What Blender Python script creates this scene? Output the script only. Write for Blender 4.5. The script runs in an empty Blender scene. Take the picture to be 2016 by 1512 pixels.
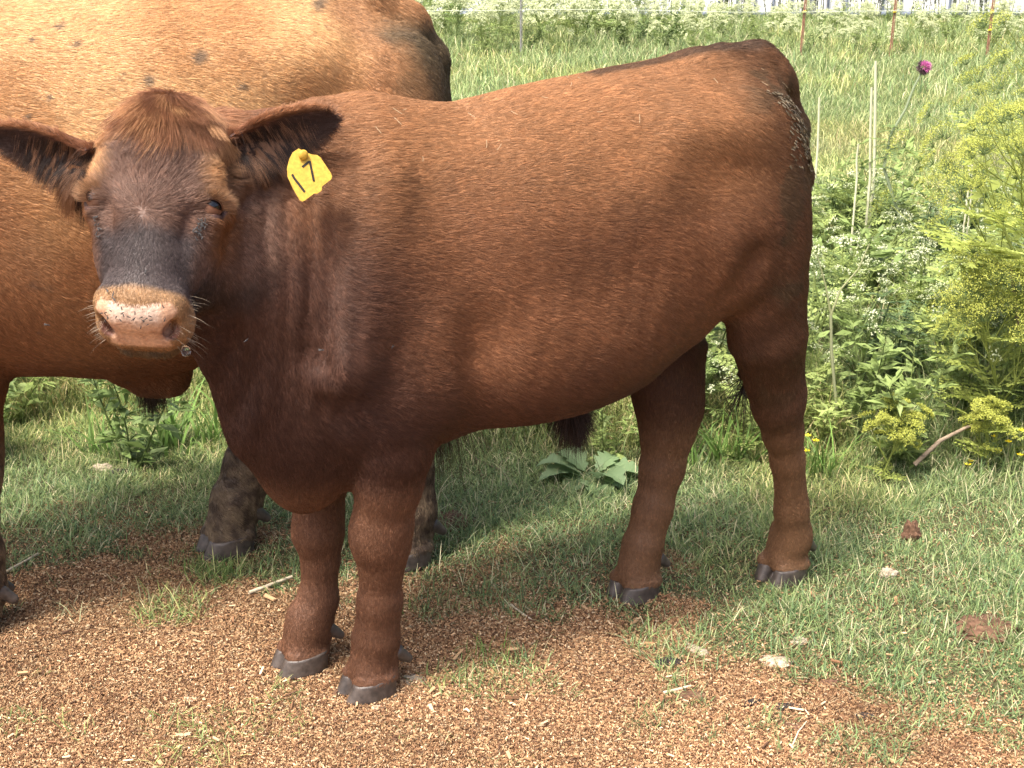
import bpy, math, random
import numpy as np
from mathutils import Vector, Matrix

# ------------------------------------------------------------------ camera, world, sun, exposure
SC = bpy.context.scene
CAM_H, PITCH, FPX = 1.45, math.radians(19.2), 2600.0
cam_d = bpy.data.cameras.new('camera'); cam = bpy.data.objects.new('camera', cam_d)
SC.collection.objects.link(cam); SC.camera = cam
cam.location = (0, 0, CAM_H); cam.rotation_euler = (math.pi/2 - PITCH, 0, 0)
cam_d.sensor_width = 36.0; cam_d.lens = 36.0*FPX/2016.0
cam_d.clip_start = 0.05; cam_d.clip_end = 2000.0
SUN_V = Vector((-0.32, -0.36, 0.90)).normalized()          # towards the sun
world = bpy.data.worlds.new('World'); SC.world = world; world.use_nodes = True
wn = world.node_tree; wn.nodes.clear()
wo = wn.nodes.new('ShaderNodeOutputWorld'); wb = wn.nodes.new('ShaderNodeBackground'); ws = wn.nodes.new('ShaderNodeTexSky')
ws.sky_type = 'NISHITA'; ws.sun_disc = False
ws.sun_elevation = math.asin(SUN_V.z); ws.sun_rotation = math.atan2(SUN_V.x, SUN_V.y)
ws.air_density = 0.8; ws.dust_density = 7.0; ws.ozone_density = 0.6
wb.inputs['Strength'].default_value = 0.15
wn.links.new(ws.outputs[0], wb.inputs[0]); wn.links.new(wb.outputs[0], wo.inputs[0])
sl = bpy.data.lights.new('sun', 'SUN'); sun = bpy.data.objects.new('sun', sl); SC.collection.objects.link(sun)
sl.energy = 2.25; sl.angle = math.radians(7); sl.color = (1.0, 0.95, 0.87)
sun.rotation_euler = SUN_V.to_track_quat('Z', 'Y').to_euler(); sun.location = (-4, -3, 9)
SC.view_settings.view_transform = 'Standard'; SC.view_settings.look = 'None'
SC.view_settings.exposure = 1.45; SC.view_settings.gamma = 1.0
SC.cycles.max_bounces = 6; SC.cycles.transparent_max_bounces = 6
SC.cycles.diffuse_bounces = 3; SC.cycles.glossy_bounces = 2; SC.cycles.transmission_bounces = 4
SC.cycles_curves.shape = 'RIBBONS'

R = np.random.default_rng(7)
COL = SC.collection
_cP, _sP = math.cos(PITCH), math.sin(PITCH)

def ray(u, v):
    y = -(v - 756)/FPX
    return np.array([(u - 1008)/FPX, _cP + y*_sP, -_sP + y*_cP])
def ground_at(u, v, z=0.0):
    r = ray(u, v); t = (z - CAM_H)/r[2]
    return np.array([0, 0, CAM_H]) + t*r
def at_y(u, v, y):
    r = ray(u, v)
    return np.array([0, 0, CAM_H]) + (y/r[1])*r

# ------------------------------------------------------------------ scene helpers
def tag(o, label=None, cat=None, group=None, kind=None):
    if label: o['label'] = label
    if cat: o['category'] = cat
    if group: o['group'] = group
    if kind: o['kind'] = kind
    return o
def empty(name, loc, rz=0.0):
    o = bpy.data.objects.new(name, None); COL.objects.link(o)
    o.location = loc; o.rotation_euler = (0, 0, rz); o.empty_display_size = 0.1
    return o
def mesh_data(name, V, Fc, mat=None, smooth=True, cols=None, fattr=None, midx=None):
    """V (n,3); Fc (m,k) array or list of arrays with different k"""
    me = bpy.data.meshes.new(name)
    V = np.asarray(V, np.float32)
    if not (isinstance(Fc, list) and isinstance(Fc[0], np.ndarray)): Fc = [Fc]
    Fc = [np.asarray(f, np.int32) for f in Fc if len(f)]
    me.vertices.add(len(V)); me.vertices.foreach_set('co', V.ravel())
    nl = sum(f.size for f in Fc); me.loops.add(nl)
    me.loops.foreach_set('vertex_index', np.concatenate([f.ravel() for f in Fc]))
    cnt = np.concatenate([np.full(len(f), f.shape[1], np.int32) for f in Fc])
    st = np.concatenate([[0], np.cumsum(cnt)[:-1]]).astype(np.int32)
    me.polygons.add(len(cnt)); me.polygons.foreach_set('loop_start', st)
    me.polygons.foreach_set('use_smooth', np.full(len(cnt), smooth))
    if midx is not None: me.polygons.foreach_set('material_index', np.asarray(midx, np.int32))
    me.update(calc_edges=True)
    if cols is not None:
        a = me.attributes.new('Col', 'FLOAT_COLOR', 'POINT')
        c = np.ones((len(V), 4), np.float32); c[:, :cols.shape[1]] = cols
        a.data.foreach_set('color', c.ravel())
    if mat is not None:
        for m in (mat if isinstance(mat, (list, tuple)) else [mat]): me.materials.append(m)
    return me
def link(name, me, parent=None, loc=None):
    o = bpy.data.objects.new(name, me); COL.objects.link(o)
    if parent is not None: o.parent = parent
    if loc is not None: o.location = loc
    return o
def copy_tree(o, parent=None):
    c = o.copy(); COL.objects.link(c)
    if parent is not None: c.parent = parent
    for ch in o.children: copy_tree(ch, c)
    return c

# ------------------------------------------------------------------ materials
def new_mat(name):
    m = bpy.data.materials.new(name); m.use_nodes = True
    nt = m.node_tree; nt.nodes.clear()
    out = nt.nodes.new('ShaderNodeOutputMaterial'); b = nt.nodes.new('ShaderNodeBsdfPrincipled')
    nt.links.new(b.outputs[0], out.inputs[0])
    return m, nt, b
def attr_mat(name, rough=0.8, spec=0.2, noise=0.0, nscale=60.0, bump=0.0, trans=0.0, sheen=0.0, attr='Col'):
    m, nt, b = new_mat(name)
    a = nt.nodes.new('ShaderNodeAttribute'); a.attribute_name = attr
    col = a.outputs['Color']
    if noise or bump:
        n = nt.nodes.new('ShaderNodeTexNoise'); n.inputs['Scale'].default_value = nscale; n.inputs['Detail'].default_value = 5
        tc = nt.nodes.new('ShaderNodeTexCoord'); nt.links.new(tc.outputs['Object'], n.inputs['Vector'])
    if noise:
        mr = nt.nodes.new('ShaderNodeMapRange'); mr.inputs[1].default_value = 0.3; mr.inputs[2].default_value = 0.7
        mr.inputs[3].default_value = 1 - noise; mr.inputs[4].default_value = 1 + noise
        nt.links.new(n.outputs[0], mr.inputs[0])
        mx = nt.nodes.new('ShaderNodeVectorMath'); mx.operation = 'SCALE'
        nt.links.new(col, mx.inputs[0]); nt.links.new(mr.outputs[0], mx.inputs['Scale']); col = mx.outputs[0]
    nt.links.new(col, b.inputs['Base Color'])
    b.inputs['Roughness'].default_value = rough; b.inputs['Specular IOR Level'].default_value = spec
    if bump:
        bp = nt.nodes.new('ShaderNodeBump'); bp.inputs['Strength'].default_value = bump; bp.inputs['Distance'].default_value = 0.004
        nt.links.new(n.outputs[0], bp.inputs['Height']); nt.links.new(bp.outputs[0], b.inputs['Normal'])
    if trans:
        t = nt.nodes.new('ShaderNodeBsdfTranslucent'); nt.links.new(col, t.inputs[0])
        mix = nt.nodes.new('ShaderNodeMixShader'); mix.inputs[0].default_value = trans
        nt.links.new(b.outputs[0], mix.inputs[1]); nt.links.new(t.outputs[0], mix.inputs[2])
        nt.links.new(mix.outputs[0], nt.nodes['Material Output'].inputs[0])
    return m
def flat_mat(name, col, rough=0.6, spec=0.4, noise=0.15, nscale=40.0, bump=0.3, coat=0.0):
    m, nt, b = new_mat(name)
    n = nt.nodes.new('ShaderNodeTexNoise'); n.inputs['Scale'].default_value = nscale; n.inputs['Detail'].default_value = 5
    tc = nt.nodes.new('ShaderNodeTexCoord'); nt.links.new(tc.outputs['Object'], n.inputs['Vector'])
    r = nt.nodes.new('ShaderNodeValToRGB'); r.color_ramp.elements[0].position = 0.3; r.color_ramp.elements[1].position = 0.7
    c = np.array(col)
    r.color_ramp.elements[0].color = (*(c*(1-noise)), 1); r.color_ramp.elements[1].color = (*np.minimum(c*(1+noise), 1), 1)
    nt.links.new(n.outputs[0], r.inputs[0]); nt.links.new(r.outputs[0], b.inputs['Base Color'])
    b.inputs['Roughness'].default_value = rough; b.inputs['Specular IOR Level'].default_value = spec
    b.inputs['Coat Weight'].default_value = coat
    if bump:
        bp = nt.nodes.new('ShaderNodeBump'); bp.inputs['Strength'].default_value = bump; bp.inputs['Distance'].default_value = 0.002
        nt.links.new(n.outputs[0], bp.inputs['Height']); nt.links.new(bp.outputs[0], b.inputs['Normal'])
    return m

# ------------------------------------------------------------------ numpy noise
_perm = np.random.default_rng(3).random((64, 64, 64)).astype(np.float32)
def vnoise(p, scale=1.0, seed=0):
    q = np.asarray(p, np.float64)*scale + seed*17.31
    i = np.floor(q).astype(int); f = q - i; f = f*f*(3-2*f)
    i0 = i & 63; i1 = (i + 1) & 63
    x0, y0, z0 = i0[..., 0], i0[..., 1], i0[..., 2]; x1, y1, z1 = i1[..., 0], i1[..., 1], i1[..., 2]
    fx, fy, fz = f[..., 0], f[..., 1], f[..., 2]
    L = lambda a, b, t: a + (b - a)*t
    return L(L(L(_perm[x0, y0, z0], _perm[x1, y0, z0], fx), L(_perm[x0, y1, z0], _perm[x1, y1, z0], fx), fy),
             L(L(_perm[x0, y0, z1], _perm[x1, y0, z1], fx), L(_perm[x0, y1, z1], _perm[x1, y1, z1], fx), fy), fz)
def fbm(p, scale=1.0, seed=0, octv=3):
    s = 0; a = 1; t = 0
    for k in range(octv):
        s = s + a*vnoise(p, scale*2**k, seed + k*5); t += a; a *= .5
    return s/t
def sstep(a, b, x):
    t = np.clip((x - a)/(b - a), 0, 1); return t*t*(3-2*t)
def unit(v):
    return v/np.maximum(np.linalg.norm(v, axis=-1, keepdims=True), 1e-9)

# ------------------------------------------------------------------ implicit body modelling (fields smoothly blended, then meshed)
class Field:
    def __init__(s): s.pr = []; s.post = []; s.feet = []
    def add(s, fn, lo, hi, k, op='u'): s.pr.append((fn, np.array(lo, float), np.array(hi, float), k, op))
    def ell(s, c, r, k=.03, M=None, op='u'):
        c = np.array(c, float); r = np.array(r, float); M = np.eye(3) if M is None else np.asarray(M)
        R_ = r.max()
        def fn(p):
            q = (p - c)@M.T                       # rows of M = axes
            a = np.linalg.norm(q/r, axis=-1); b = np.linalg.norm(q/(r*r), axis=-1)
            return a*(a-1)/np.maximum(b, 1e-6)
        s.add(fn, c - R_, c + R_, k, op)
    def cone(s, a, b, ra, rb, k=.03, flat=(1, 1, 1), op='u'):
        a = np.array(a, float); b = np.array(b, float); fl = np.array(flat, float)
        def fn(p):
            A = a/fl; B = b/fl; q = p/fl
            ab = B - A; t = np.clip(((q - A)@ab)/(ab@ab), 0, 1)
            return (np.linalg.norm(q - A - t[..., None]*ab, axis=-1) - (ra + (rb-ra)*t))*min(fl.min(), 1)
        m = max(ra, rb)*fl.max()
        s.add(fn, np.minimum(a, b) - m, np.maximum(a, b) + m, k, op)
    def chain(s, pts, k=.03, flat=(1, 1, 1)):
        for (p, q) in zip(pts[:-1], pts[1:]): s.cone(p[:3], q[:3], p[3], q[3], k, flat)
    def loft(s, st, k=.04):
        st = sorted(st); A = np.array(st, float); X = A[:, 0]
        def fn(p):
            x = np.clip(p[..., 0], X[0], X[-1])
            zt = np.interp(x, X, A[:, 1]); zb = np.interp(x, X, A[:, 2]); w = np.interp(x, X, A[:, 3]); zc = np.interp(x, X, A[:, 4])
            y = p[..., 1]; z = p[..., 2]
            h = np.where(z > zc, zt - zc, zc - zb)
            n = np.where(z > zc, 2.15, 2.4)
            r = (np.abs(y/w)**n + np.abs((z-zc)/h)**n)**(1/n)
            ln = np.sqrt(y*y + (z-zc)**2)
            d = ln*(1 - 1/np.maximum(r, 1e-3))
            d = np.where(r < .15, -np.minimum(w, h)*.85, d)
            dx = np.abs(p[..., 0] - x)
            return np.where(dx > 0, np.sqrt(np.maximum(d, 0)**2 + dx*dx) + np.minimum(d, 0)*0, d)
        s.add(fn, (X[0], -A[:, 3].max(), A[:, 2].min()), (X[-1], A[:, 3].max(), A[:, 1].max()), k)
    @staticmethod
    def comb(d, e, k, op):
        if op == 'u':
            h = np.maximum(k - np.abs(d - e), 0)/k; return np.minimum(d, e) - h*h*k*.25
        e = -e; h = np.maximum(k - np.abs(d - e), 0)/k; return np.maximum(d, e) + h*h*k*.25
    def __call__(s, p):
        d = np.full(p.shape[:-1], .12)
        for fn, lo, hi, k, op in s.pr:
            m = np.all((p > lo - k - .03) & (p < hi + k + .03), axis=-1)
            if m.any(): d[m] = s.comb(d[m], fn(p[m]), k, op)
        for f in s.post: d = d + f(p)
        return d
    def mesh(s, lo, hi, h, refine=None):
        ax = [np.arange(lo[i], hi[i] + h, h) for i in range(3)]
        D = np.full([len(a) for a in ax], .12)
        for fn, l, u, k, op in s.pr:
            sl_ = []
            for i in range(3):
                a = np.searchsorted(ax[i], l[i] - k - .03); b = np.searchsorted(ax[i], u[i] + k + .03); sl_.append(slice(a, max(b, a)))
            sub = [ax[i][sl_[i]] for i in range(3)]
            if min(len(x) for x in sub) == 0: continue
            P = np.stack(np.meshgrid(*sub, indexing='ij'), -1)
            D[tuple(sl_)] = s.comb(D[tuple(sl_)], fn(P), k, op)
        V, Q = surface_nets(D, ax, h)
        V = s.snap(V, h)
        if refine is not None:
            for rf in refine:
                c = V[Q].mean(1); m = rf(c)
                V, Q = subdivide(V, Q, m)
                V = s.snap(V, h*.6)
        return V, Q
    def grad(s, V, e=.002):
        g = np.zeros_like(V)
        for i in range(3):
            d = np.zeros(3); d[i] = e
            g[:, i] = (s(V + d) - s(V - d))/(2*e)
        return g
    def snap(s, V, lim, it=3):
        V = V.copy()
        for _ in range(it):
            d = s(V); g = s.grad(V); n2 = np.maximum((g*g).sum(-1), .2)
            V -= np.clip(d/n2, -lim, lim)[:, None]*g
        return V
def surface_nets(D, ax, h):
    I = D < 0; nx, ny, nz = D.shape
    c = np.zeros((nx-1, ny-1, nz-1), np.int8)
    for a in (0, 1):
        for b in (0, 1):
            for g in (0, 1): c += I[a:nx-1+a, b:ny-1+b, g:nz-1+g]
    act = (c > 0) & (c < 8); idx = np.full(c.shape, -1, np.int64); cells = np.argwhere(act)
    idx[act] = np.arange(len(cells))
    cx, cy, cz = cells.T
    S = np.zeros((len(cells), 3)); N = np.zeros(len(cells))
    crn = [(a, b, g) for a in (0, 1) for b in (0, 1) for g in (0, 1)]
    for p in crn:
        for k in range(3):
            if p[k] == 1: continue
            q = list(p); q[k] = 1
            va = D[cx+p[0], cy+p[1], cz+p[2]]; vb = D[cx+q[0], cy+q[1], cz+q[2]]
            m = (va < 0) != (vb < 0); t = np.where(m, va/np.where(m, va - vb, 1), 0)
            pt = np.tile(np.array(p, float), (len(cells), 1)); pt[:, k] = t
            S[m] += pt[m]; N[m] += 1
    V = np.array([a[0] for a in ax]) + (cells + S/N[:, None])*h
    Q = []
    for k in range(3):
        o = [(1, 0), (0, 2), (0, 1)]
        sh = [slice(None)]*3
        a = [slice(0, n) for n in D.shape]; b = [slice(0, n) for n in D.shape]
        a[k] = slice(0, D.shape[k]-1); b[k] = slice(1, D.shape[k])
        ia = I[tuple(a)]; ib = I[tuple(b)]; m = ia != ib
        i, j = [t for t in range(3) if t != k]
        mm = np.argwhere(m)
        ok = (mm[:, i] > 0) & (mm[:, j] > 0) & (mm[:, i] < D.shape[i]-1) & (mm[:, j] < D.shape[j]-1); mm = mm[ok]
        def cell(di, dj):
            t = mm.copy(); t[:, i] -= di; t[:, j] -= dj; return idx[t[:, 0], t[:, 1], t[:, 2]]
        q = np.stack([cell(1, 1), cell(0, 1), cell(0, 0), cell(1, 0)], 1)
        ins = ia[mm[:, 0], mm[:, 1], mm[:, 2]]
        flip = ins if k != 1 else ~ins
        q[~flip] = q[~flip][:, ::-1]
        Q.append(q)
    return V, np.concatenate(Q)
def subdivide(V, Q, m):
    keep = Q[~m]; q = Q[m]
    e = np.concatenate([np.stack([q[:, i], q[:, (i+1) % 4]], 1) for i in range(4)]); es = np.sort(e, 1)
    key = es[:, 0]*np.int64(len(V)) + es[:, 1]
    u, first, inv = np.unique(key, return_index=True, return_inverse=True)
    mid = V[es[first]].mean(1); cen = V[q].mean(1)
    n0 = len(V); n1 = n0 + len(mid); em = (inv + n0).reshape(4, -1); c = np.arange(len(q)) + n1
    V2 = np.concatenate([V, mid, cen])
    qs = [np.stack([q[:, i], em[i], c, em[(i-1) % 4]], 1) for i in range(4)]
    return V2, np.concatenate([keep] + qs)
def vnormals(V, Q):
    n = np.cross(V[Q[:, 2]] - V[Q[:, 0]], V[Q[:, 3]] - V[Q[:, 1]])
    N = np.zeros_like(V)
    for i in range(4): np.add.at(N, Q[:, i], n)
    return unit(N)
HAIRS = {'calf': 560000, 'cow': 340000}; DENS = 1.0
# ------------------------------------------------------------------ body fields
def head_frame(poll, L, S):
    L = np.array(L, float); L /= np.linalg.norm(L); S = np.array(S, float); S -= S@L*L; S /= np.linalg.norm(S)
    N = np.cross(L, S)
    N = N/np.linalg.norm(N)
    return np.array(poll, float), np.stack([S, N, L])       # rows: left side, out of the face, towards the muzzle
def add_head(F, fr, sc=1.0):
    o, M = fr
    W = lambda s, n, l: o + sc*(s*M[0] + n*M[1] + l*M[2])
    def ell(c, r, k=.02, op='u', tilt=None):
        F.ell(W(*c), np.array(r)*sc, k*sc, M if tilt is None else tilt@M, op)
    def cone(a, b, ra, rb, k=.02, op='u'): F.cone(W(*a), W(*b), ra*sc, rb*sc, k*sc, op=op)
    def rot(ax, deg):
        return np.array(Matrix.Rotation(math.radians(deg), 3, ax))
    ell((0, -.100, .075), (.118, .100, .105), .03)
    ell((0, -.080, .150), (.106, .078, .120), .03)
    ell((0, -.060, .015), (.062, .050, .050), .04)
    for sg in (-1, 1):
        ell((sg*.084, -.046, .135), (.032, .032, .055), .03)          # brow
        ell((sg*.101, -.072, .165), (.024, .030, .034), .02)          # orbit rim
        ell((sg*.068, -.150, .195), (.044, .085, .105), .035)         # cheek
        ell((sg*.066, -.085, .235), (.028, .040, .080), .03)          # facial crest
        cone((sg*.052, -.200, .170), (sg*.030, -.130, .380), .036, .026, .03)   # jaw
        cone((sg*.085, -.100, .075), (sg*.118, -.110, .078), .036, .026, .03)   # ear base
    cone((0, -.075, .200), (0, -.058, .335), .068, .056, .03)
    ell((0, -.100, .290), (.058, .070, .10), .03)
    cone((-.024, -.060, .350), (.024, -.060, .350), .050, .050, .02)  # muzzle
    cone((-.030, -.095, .377), (.030, -.095, .377), .036, .036, .014) # upper lip
    for sg in (-1, 1):
        ell((sg*.050, -.048, .352), (.026, .030, .028), .012)         # nostril wing
        ell((sg*.056, -.090, .362), (.026, .036, .040), .012)
    cone((-.024, -.132, .384), (.024, -.132, .384), .029, .029, .010) # lower lip
    ell((0, -.140, .345), (.044, .036, .05), .03)
    ell((0, -.117, .418), (.058, .0050, .026), .006, 's')             # mouth line
    # flat nose pad, tilted half way between the face and the tip
    for sg in (-1, 1):
        F.ell(W(sg*.052, -.058, .386), np.array((.0105, .026, .016))*sc, .008*sc, rot('Y', 0)@(rot('Z', 0)@(rot('X', 0)@(np.array(Matrix.Rotation(math.radians(sg*30), 3, 'Z'))@M))), 's')   # nostrils
        ell((sg*.107, -.041, .168), (.018, .018, .019), .010, 's')    # eye socket
        ell((sg*.098, -.046, .148), (.018, .018, .009), .012)         # upper lid
        ell((sg*.097, -.054, .189), (.016, .016, .007), .012)         # lower lid
        ell((sg*.104, -.062, .096), (.010, .020, .030), .030, 's')    # temple hollow
        ell((sg*.075, -.022, .215), (.016, .012, .030), .025, 's')    # below the inner corner of the eye

CALF_LOC, CALF_YAW = (0.12, 2.55), 26.0
def loc_frame(loc, yaw):
    y = math.radians(yaw)
    f = np.array([-math.cos(y), -math.sin(y), 0]); l = np.array([math.sin(y), -math.cos(y), 0])
    return np.array([*loc, 0.0]), np.stack([f, l, np.array([0, 0, 1.0])])
CO, CM = loc_frame(CALF_LOC, CALF_YAW)          # rows forward, left, up
def toC(p): return (np.asarray(p, float) - CO)@CM.T
def dirC(d): return np.asarray(d, float)@CM.T
_poll = ray(318, 200)*2.10 + np.array([0, 0, CAM_H])
CH = head_frame(toC(_poll), dirC((-.055, -.58, -.80)), dirC((1, .03, 0)))

def leg_seen(F, O, M, pts, k=.02, fl=.90, fur=.004):
    """joints measured as (u, v, width in pixels, side offset Y)"""
    out = []
    for u, v, w, Y in pts:
        r = ray(u, v); c = np.array([0, 0, CAM_H]); t = (Y - (c - O)@M[1])/(r@M[1]); q = (c + t*r - O)@M.T
        out.append((q[0], q[1], q[2], w*.5*t/FPX - fur))
    F.chain(out, k, (1, fl, 1))
    return out
def leg(F, pts, k=.02, flat=(1, .85, 1)): F.chain(pts, k, flat)
def foot(F, X, Y, ang=0.0, s=1.0, zf=.085, toe=1):
    """fetlock down to the coronet, hooves are separate meshes"""
    c, sn = math.cos(ang), math.sin(ang)
    F.feet.append((X, Y, ang, s))
    w = lambda a, b, z: (X + s*(a*c - b*sn), Y + s*(a*sn + b*c), z*s)
    F.cone(w(-.005, 0, .100), w(.008, 0, .050), .041*s, .041*s, .02)
    for b in (-1, 1): F.ell(w(.008, b*.021, .036), (.046*s, .0275*s, .024*s), .006)
    F.ell(w(-.030, 0, .070), (.022*s, .030*s, .030*s), .02)

def calf_field():
    F = Field()
    #        X     top    bot   w     zc
    F.loft([(-.515, .93, .78, .050, .86), (-.490, 1.03, .76, .085, .88), (-.45, 1.105, .74, .122, .90), (-.40, 1.165, .73, .155, .90),
            (-.32, 1.198, .705, .188, .90), (-.22, 1.203, .625, .208, .87), (-.08, 1.190, .558, .222, .82),
            (.05, 1.170, .541, .232, .79), (.15, 1.155, .537, .238, .78), (.25, 1.140, .530, .232, .78),
            (.35, 1.143, .500, .215, .78), (.44, 1.150, .475, .205, .80), (.52, 1.140, .455, .180, .80),
            (.60, 1.100, .47, .150, .80), (.68, 1.04, .56, .115, .80)], .05)
    # rump, tail head, hooks
    F.cone((-.28, 0, 1.165), (-.43, 0, 1.150), .045, .062, .06)
    F.chain([(-.33, 0, 1.188, .034), (-.41, 0, 1.182, .042), (-.47, 0, 1.135, .036), (-.515, 0, 1.05, .030), (-.54, .0, .95, .027), (-.55, .0, .80, .024), (-.53, -.02, .64, .019), (-.47, -.05, .50, .014)], .02)
    for sg in (-1, 1):
        F.ell((-.22, sg*.130, 1.075), (.10, .050, .035), .09)            # hook
        F.ell((-.355, sg*.085, 1.055), (.10, .075, .08), .07)
        F.ell((-.425, sg*.065, 1.000), (.055, .045, .075), .05)          # pin
        F.ell((-.375 + (.035 if sg < 0 else 0), sg*.108, .845), (.100, .088, .225), .05)          # thigh
        F.ell((-.27, sg*.145, .86), (.08, .06, .11), .06)              # stifle / flank fold
        F.ell((.47, sg*.120, .80), (.12, .085, .25), .045)               # shoulder
        F.cone((.44, sg*.125, 1.03), (.53, sg*.165, .74), .040, .062, .04)
        F.ell((.36, sg*.165, .74), (.085, .055, .12), .035)
        F.ell((.285, sg*.238, .66), (.035, .022, .10), .06, op='s')       # hollow behind the elbow
        F.ell((-.17, sg*.245, 1.00), (.07, .035, .075), .06, op='s')       # flank hollow
        F.ell((.42, sg*.135, .67), (.09, .060, .10), .05)
        F.ell((.10, sg*.10, .71), (.24, .135, .155), .06)
    for sg in (-1, 1):
        F.ell((-.452, sg*.060, 1.092), (.050, .020, .035), .03, op='s')            # groove beside the tail head
        F.cone((.345, sg*.258, .95), (.310, sg*.262, .74), .020, .034, .05, op='s')  # behind the shoulder blade
        F.cone((.575, sg*.185, .98), (.600, sg*.175, .76), .018, .026, .05, op='s')  # neck meets shoulder
        F.cone((-.285, sg*.225, .84), (-.22, sg*.235, .72), .016, .024, .05, op='s')  # flank fold
        pass
    # brisket, neck, dewlap
    F.ell((.570, -.01, .545), (.098, .105, .155), .06)
    F.ell((.60, 0, .66), (.10, .12, .16), .06)
    F.cone((.44, 0, .97), (.66, -.02, 1.015), .170, .120, .08, (1, .72, 1))
    F.cone((.50, 0, .84), (.68, 0, .90), .19, .14, .08, (1, .80, 1))
    F.cone((.64, -.02, 1.00), (.74, .01, 1.02), .115, .100, .06, (1, .85, 1))
    F.cone((.66, 0, .89), (.755, .06, .93), .12, .085, .06, (1, .80, 1))
    F.cone((.74, .05, .80), (.62, 0, .60), .045, .070, .05, (1, .7, 1))
    # front legs
    a = leg_seen(F, CO, CM, [(778, 800, 165, .13), (776, 880, 158, .115), (765, 950, 138, .10), (752, 1035, 124, .085), (751, 1075, 112, .08), (750, 1115, 90, .075), (748, 1180, 88, .065), (742, 1245, 100, .055)])
    F.ell((a[4][0] + .016, a[4][1], a[4][2] + .022), (.042, .048, .048), .02)
    F.cone((a[3][0] - .030, a[3][1], a[3][2]), (a[4][0] - .030, a[4][1], a[4][2] + .01), .022, .018, .02)
    foot(F, a[7][0] + .006, .048, .15, 1.06)
    b = leg_seen(F, CO, CM, [(640, 860, 130, -.10), (630, 940, 112, -.10), (628, 1010, 100, -.10), (630, 1050, 96, -.10), (631, 1100, 78, -.10), (626, 1180, 82, -.10), (612, 1225, 92, -.10)])
    F.ell((b[3][0] + .014, b[3][1], b[3][2] + .005), (.040, .044, .046), .02)
    foot(F, b[6][0] + .010, -.102, .10, 1.06)
    # hind legs
    leg(F, [(-.395, .105, .74, .088), (-.418, .100, .64, .078)])
    c_ = leg_seen(F, CO, CM, [(1508, 660, 160, .095), (1515, 700, 130, .085), (1520, 745, 112, .075), (1532, 795, 106, .068), (1542, 850, 84, .060), (1549, 905, 69, .052), (1557, 1000, 66, .035), (1559, 1060, 80, .025)])
    F.cone((c_[3][0] - .034, .066, c_[3][2] + .030), (c_[3][0] - .026, .064, c_[3][2] - .02), .018, .020, .025)
    F.cone((-.47, .085, .62), (c_[3][0] - .030, .066, c_[3][2] + .03), .024, .017, .04)
    F.cone((c_[4][0] - .018, .055, c_[4][2]), (c_[7][0] - .018, .022, c_[7][2]), .020, .024, .02)       # back tendon
    foot(F, c_[7][0] + .002, .012, .25, 1.08)
    leg(F, [(-.315, -.115, .74, .088), (-.295, -.110, .62, .076)])
    d_ = leg_seen(F, CO, CM, [(1310, 700, 150, -.10), (1312, 760, 142, -.095), (1318, 805, 134, -.09), (1314, 850, 108, -.085), (1304, 920, 90, -.08), (1285, 1000, 80, -.075), (1270, 1060, 84, -.07)])
    F.cone((d_[2][0] - .046, -.09, d_[2][2] + .020), (d_[2][0] - .030, -.085, d_[2][2] - .04), .019, .022, .025)
    F.cone((-.37, -.11, .56), (d_[2][0] - .042, -.09, d_[2][2] + .02), .026, .018, .04)
    foot(F, d_[6][0] + .016, -.068, .25, 1.08)
    # sheath
    F.cone((.06, 0, .545), (-.002, 0, .515), .034, .024, .04)
    add_head(F, CH, .93)
    def folds(p):      # neck folds, shoulder furrows
        x, y, z = p[..., 0], p[..., 1], p[..., 2]
        m = sstep(.46, .58, x)*sstep(.84, .68, x)*sstep(.55, .70, z)*sstep(1.1, .98, z)*sstep(.0, .06, y)
        w = .0014*np.sin(x*170 + z*25 + 9*vnoise(p, 6, 3))*m*vnoise(p, 8, 5)*1.6
        rib = sstep(.30, .22, x)*sstep(-.12, -.04, x)*sstep(.56, .66, z)*sstep(1.05, .92, z)*sstep(.1, .15, np.abs(y))
        w = w - .0005*np.sin((x + .25*(z - .7))*118)*rib - .006*(fbm(p, 6, 88) - .5)*sstep(.45, .6, z)*sstep(.62, .5, x)
        m2 = sstep(-.05, -.25, x)*sstep(.5, .6, z)
        w2 = .004*(vnoise(p, 9, 1) - .5)
        return w + w2
    F.post.append(folds)
    return F

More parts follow.
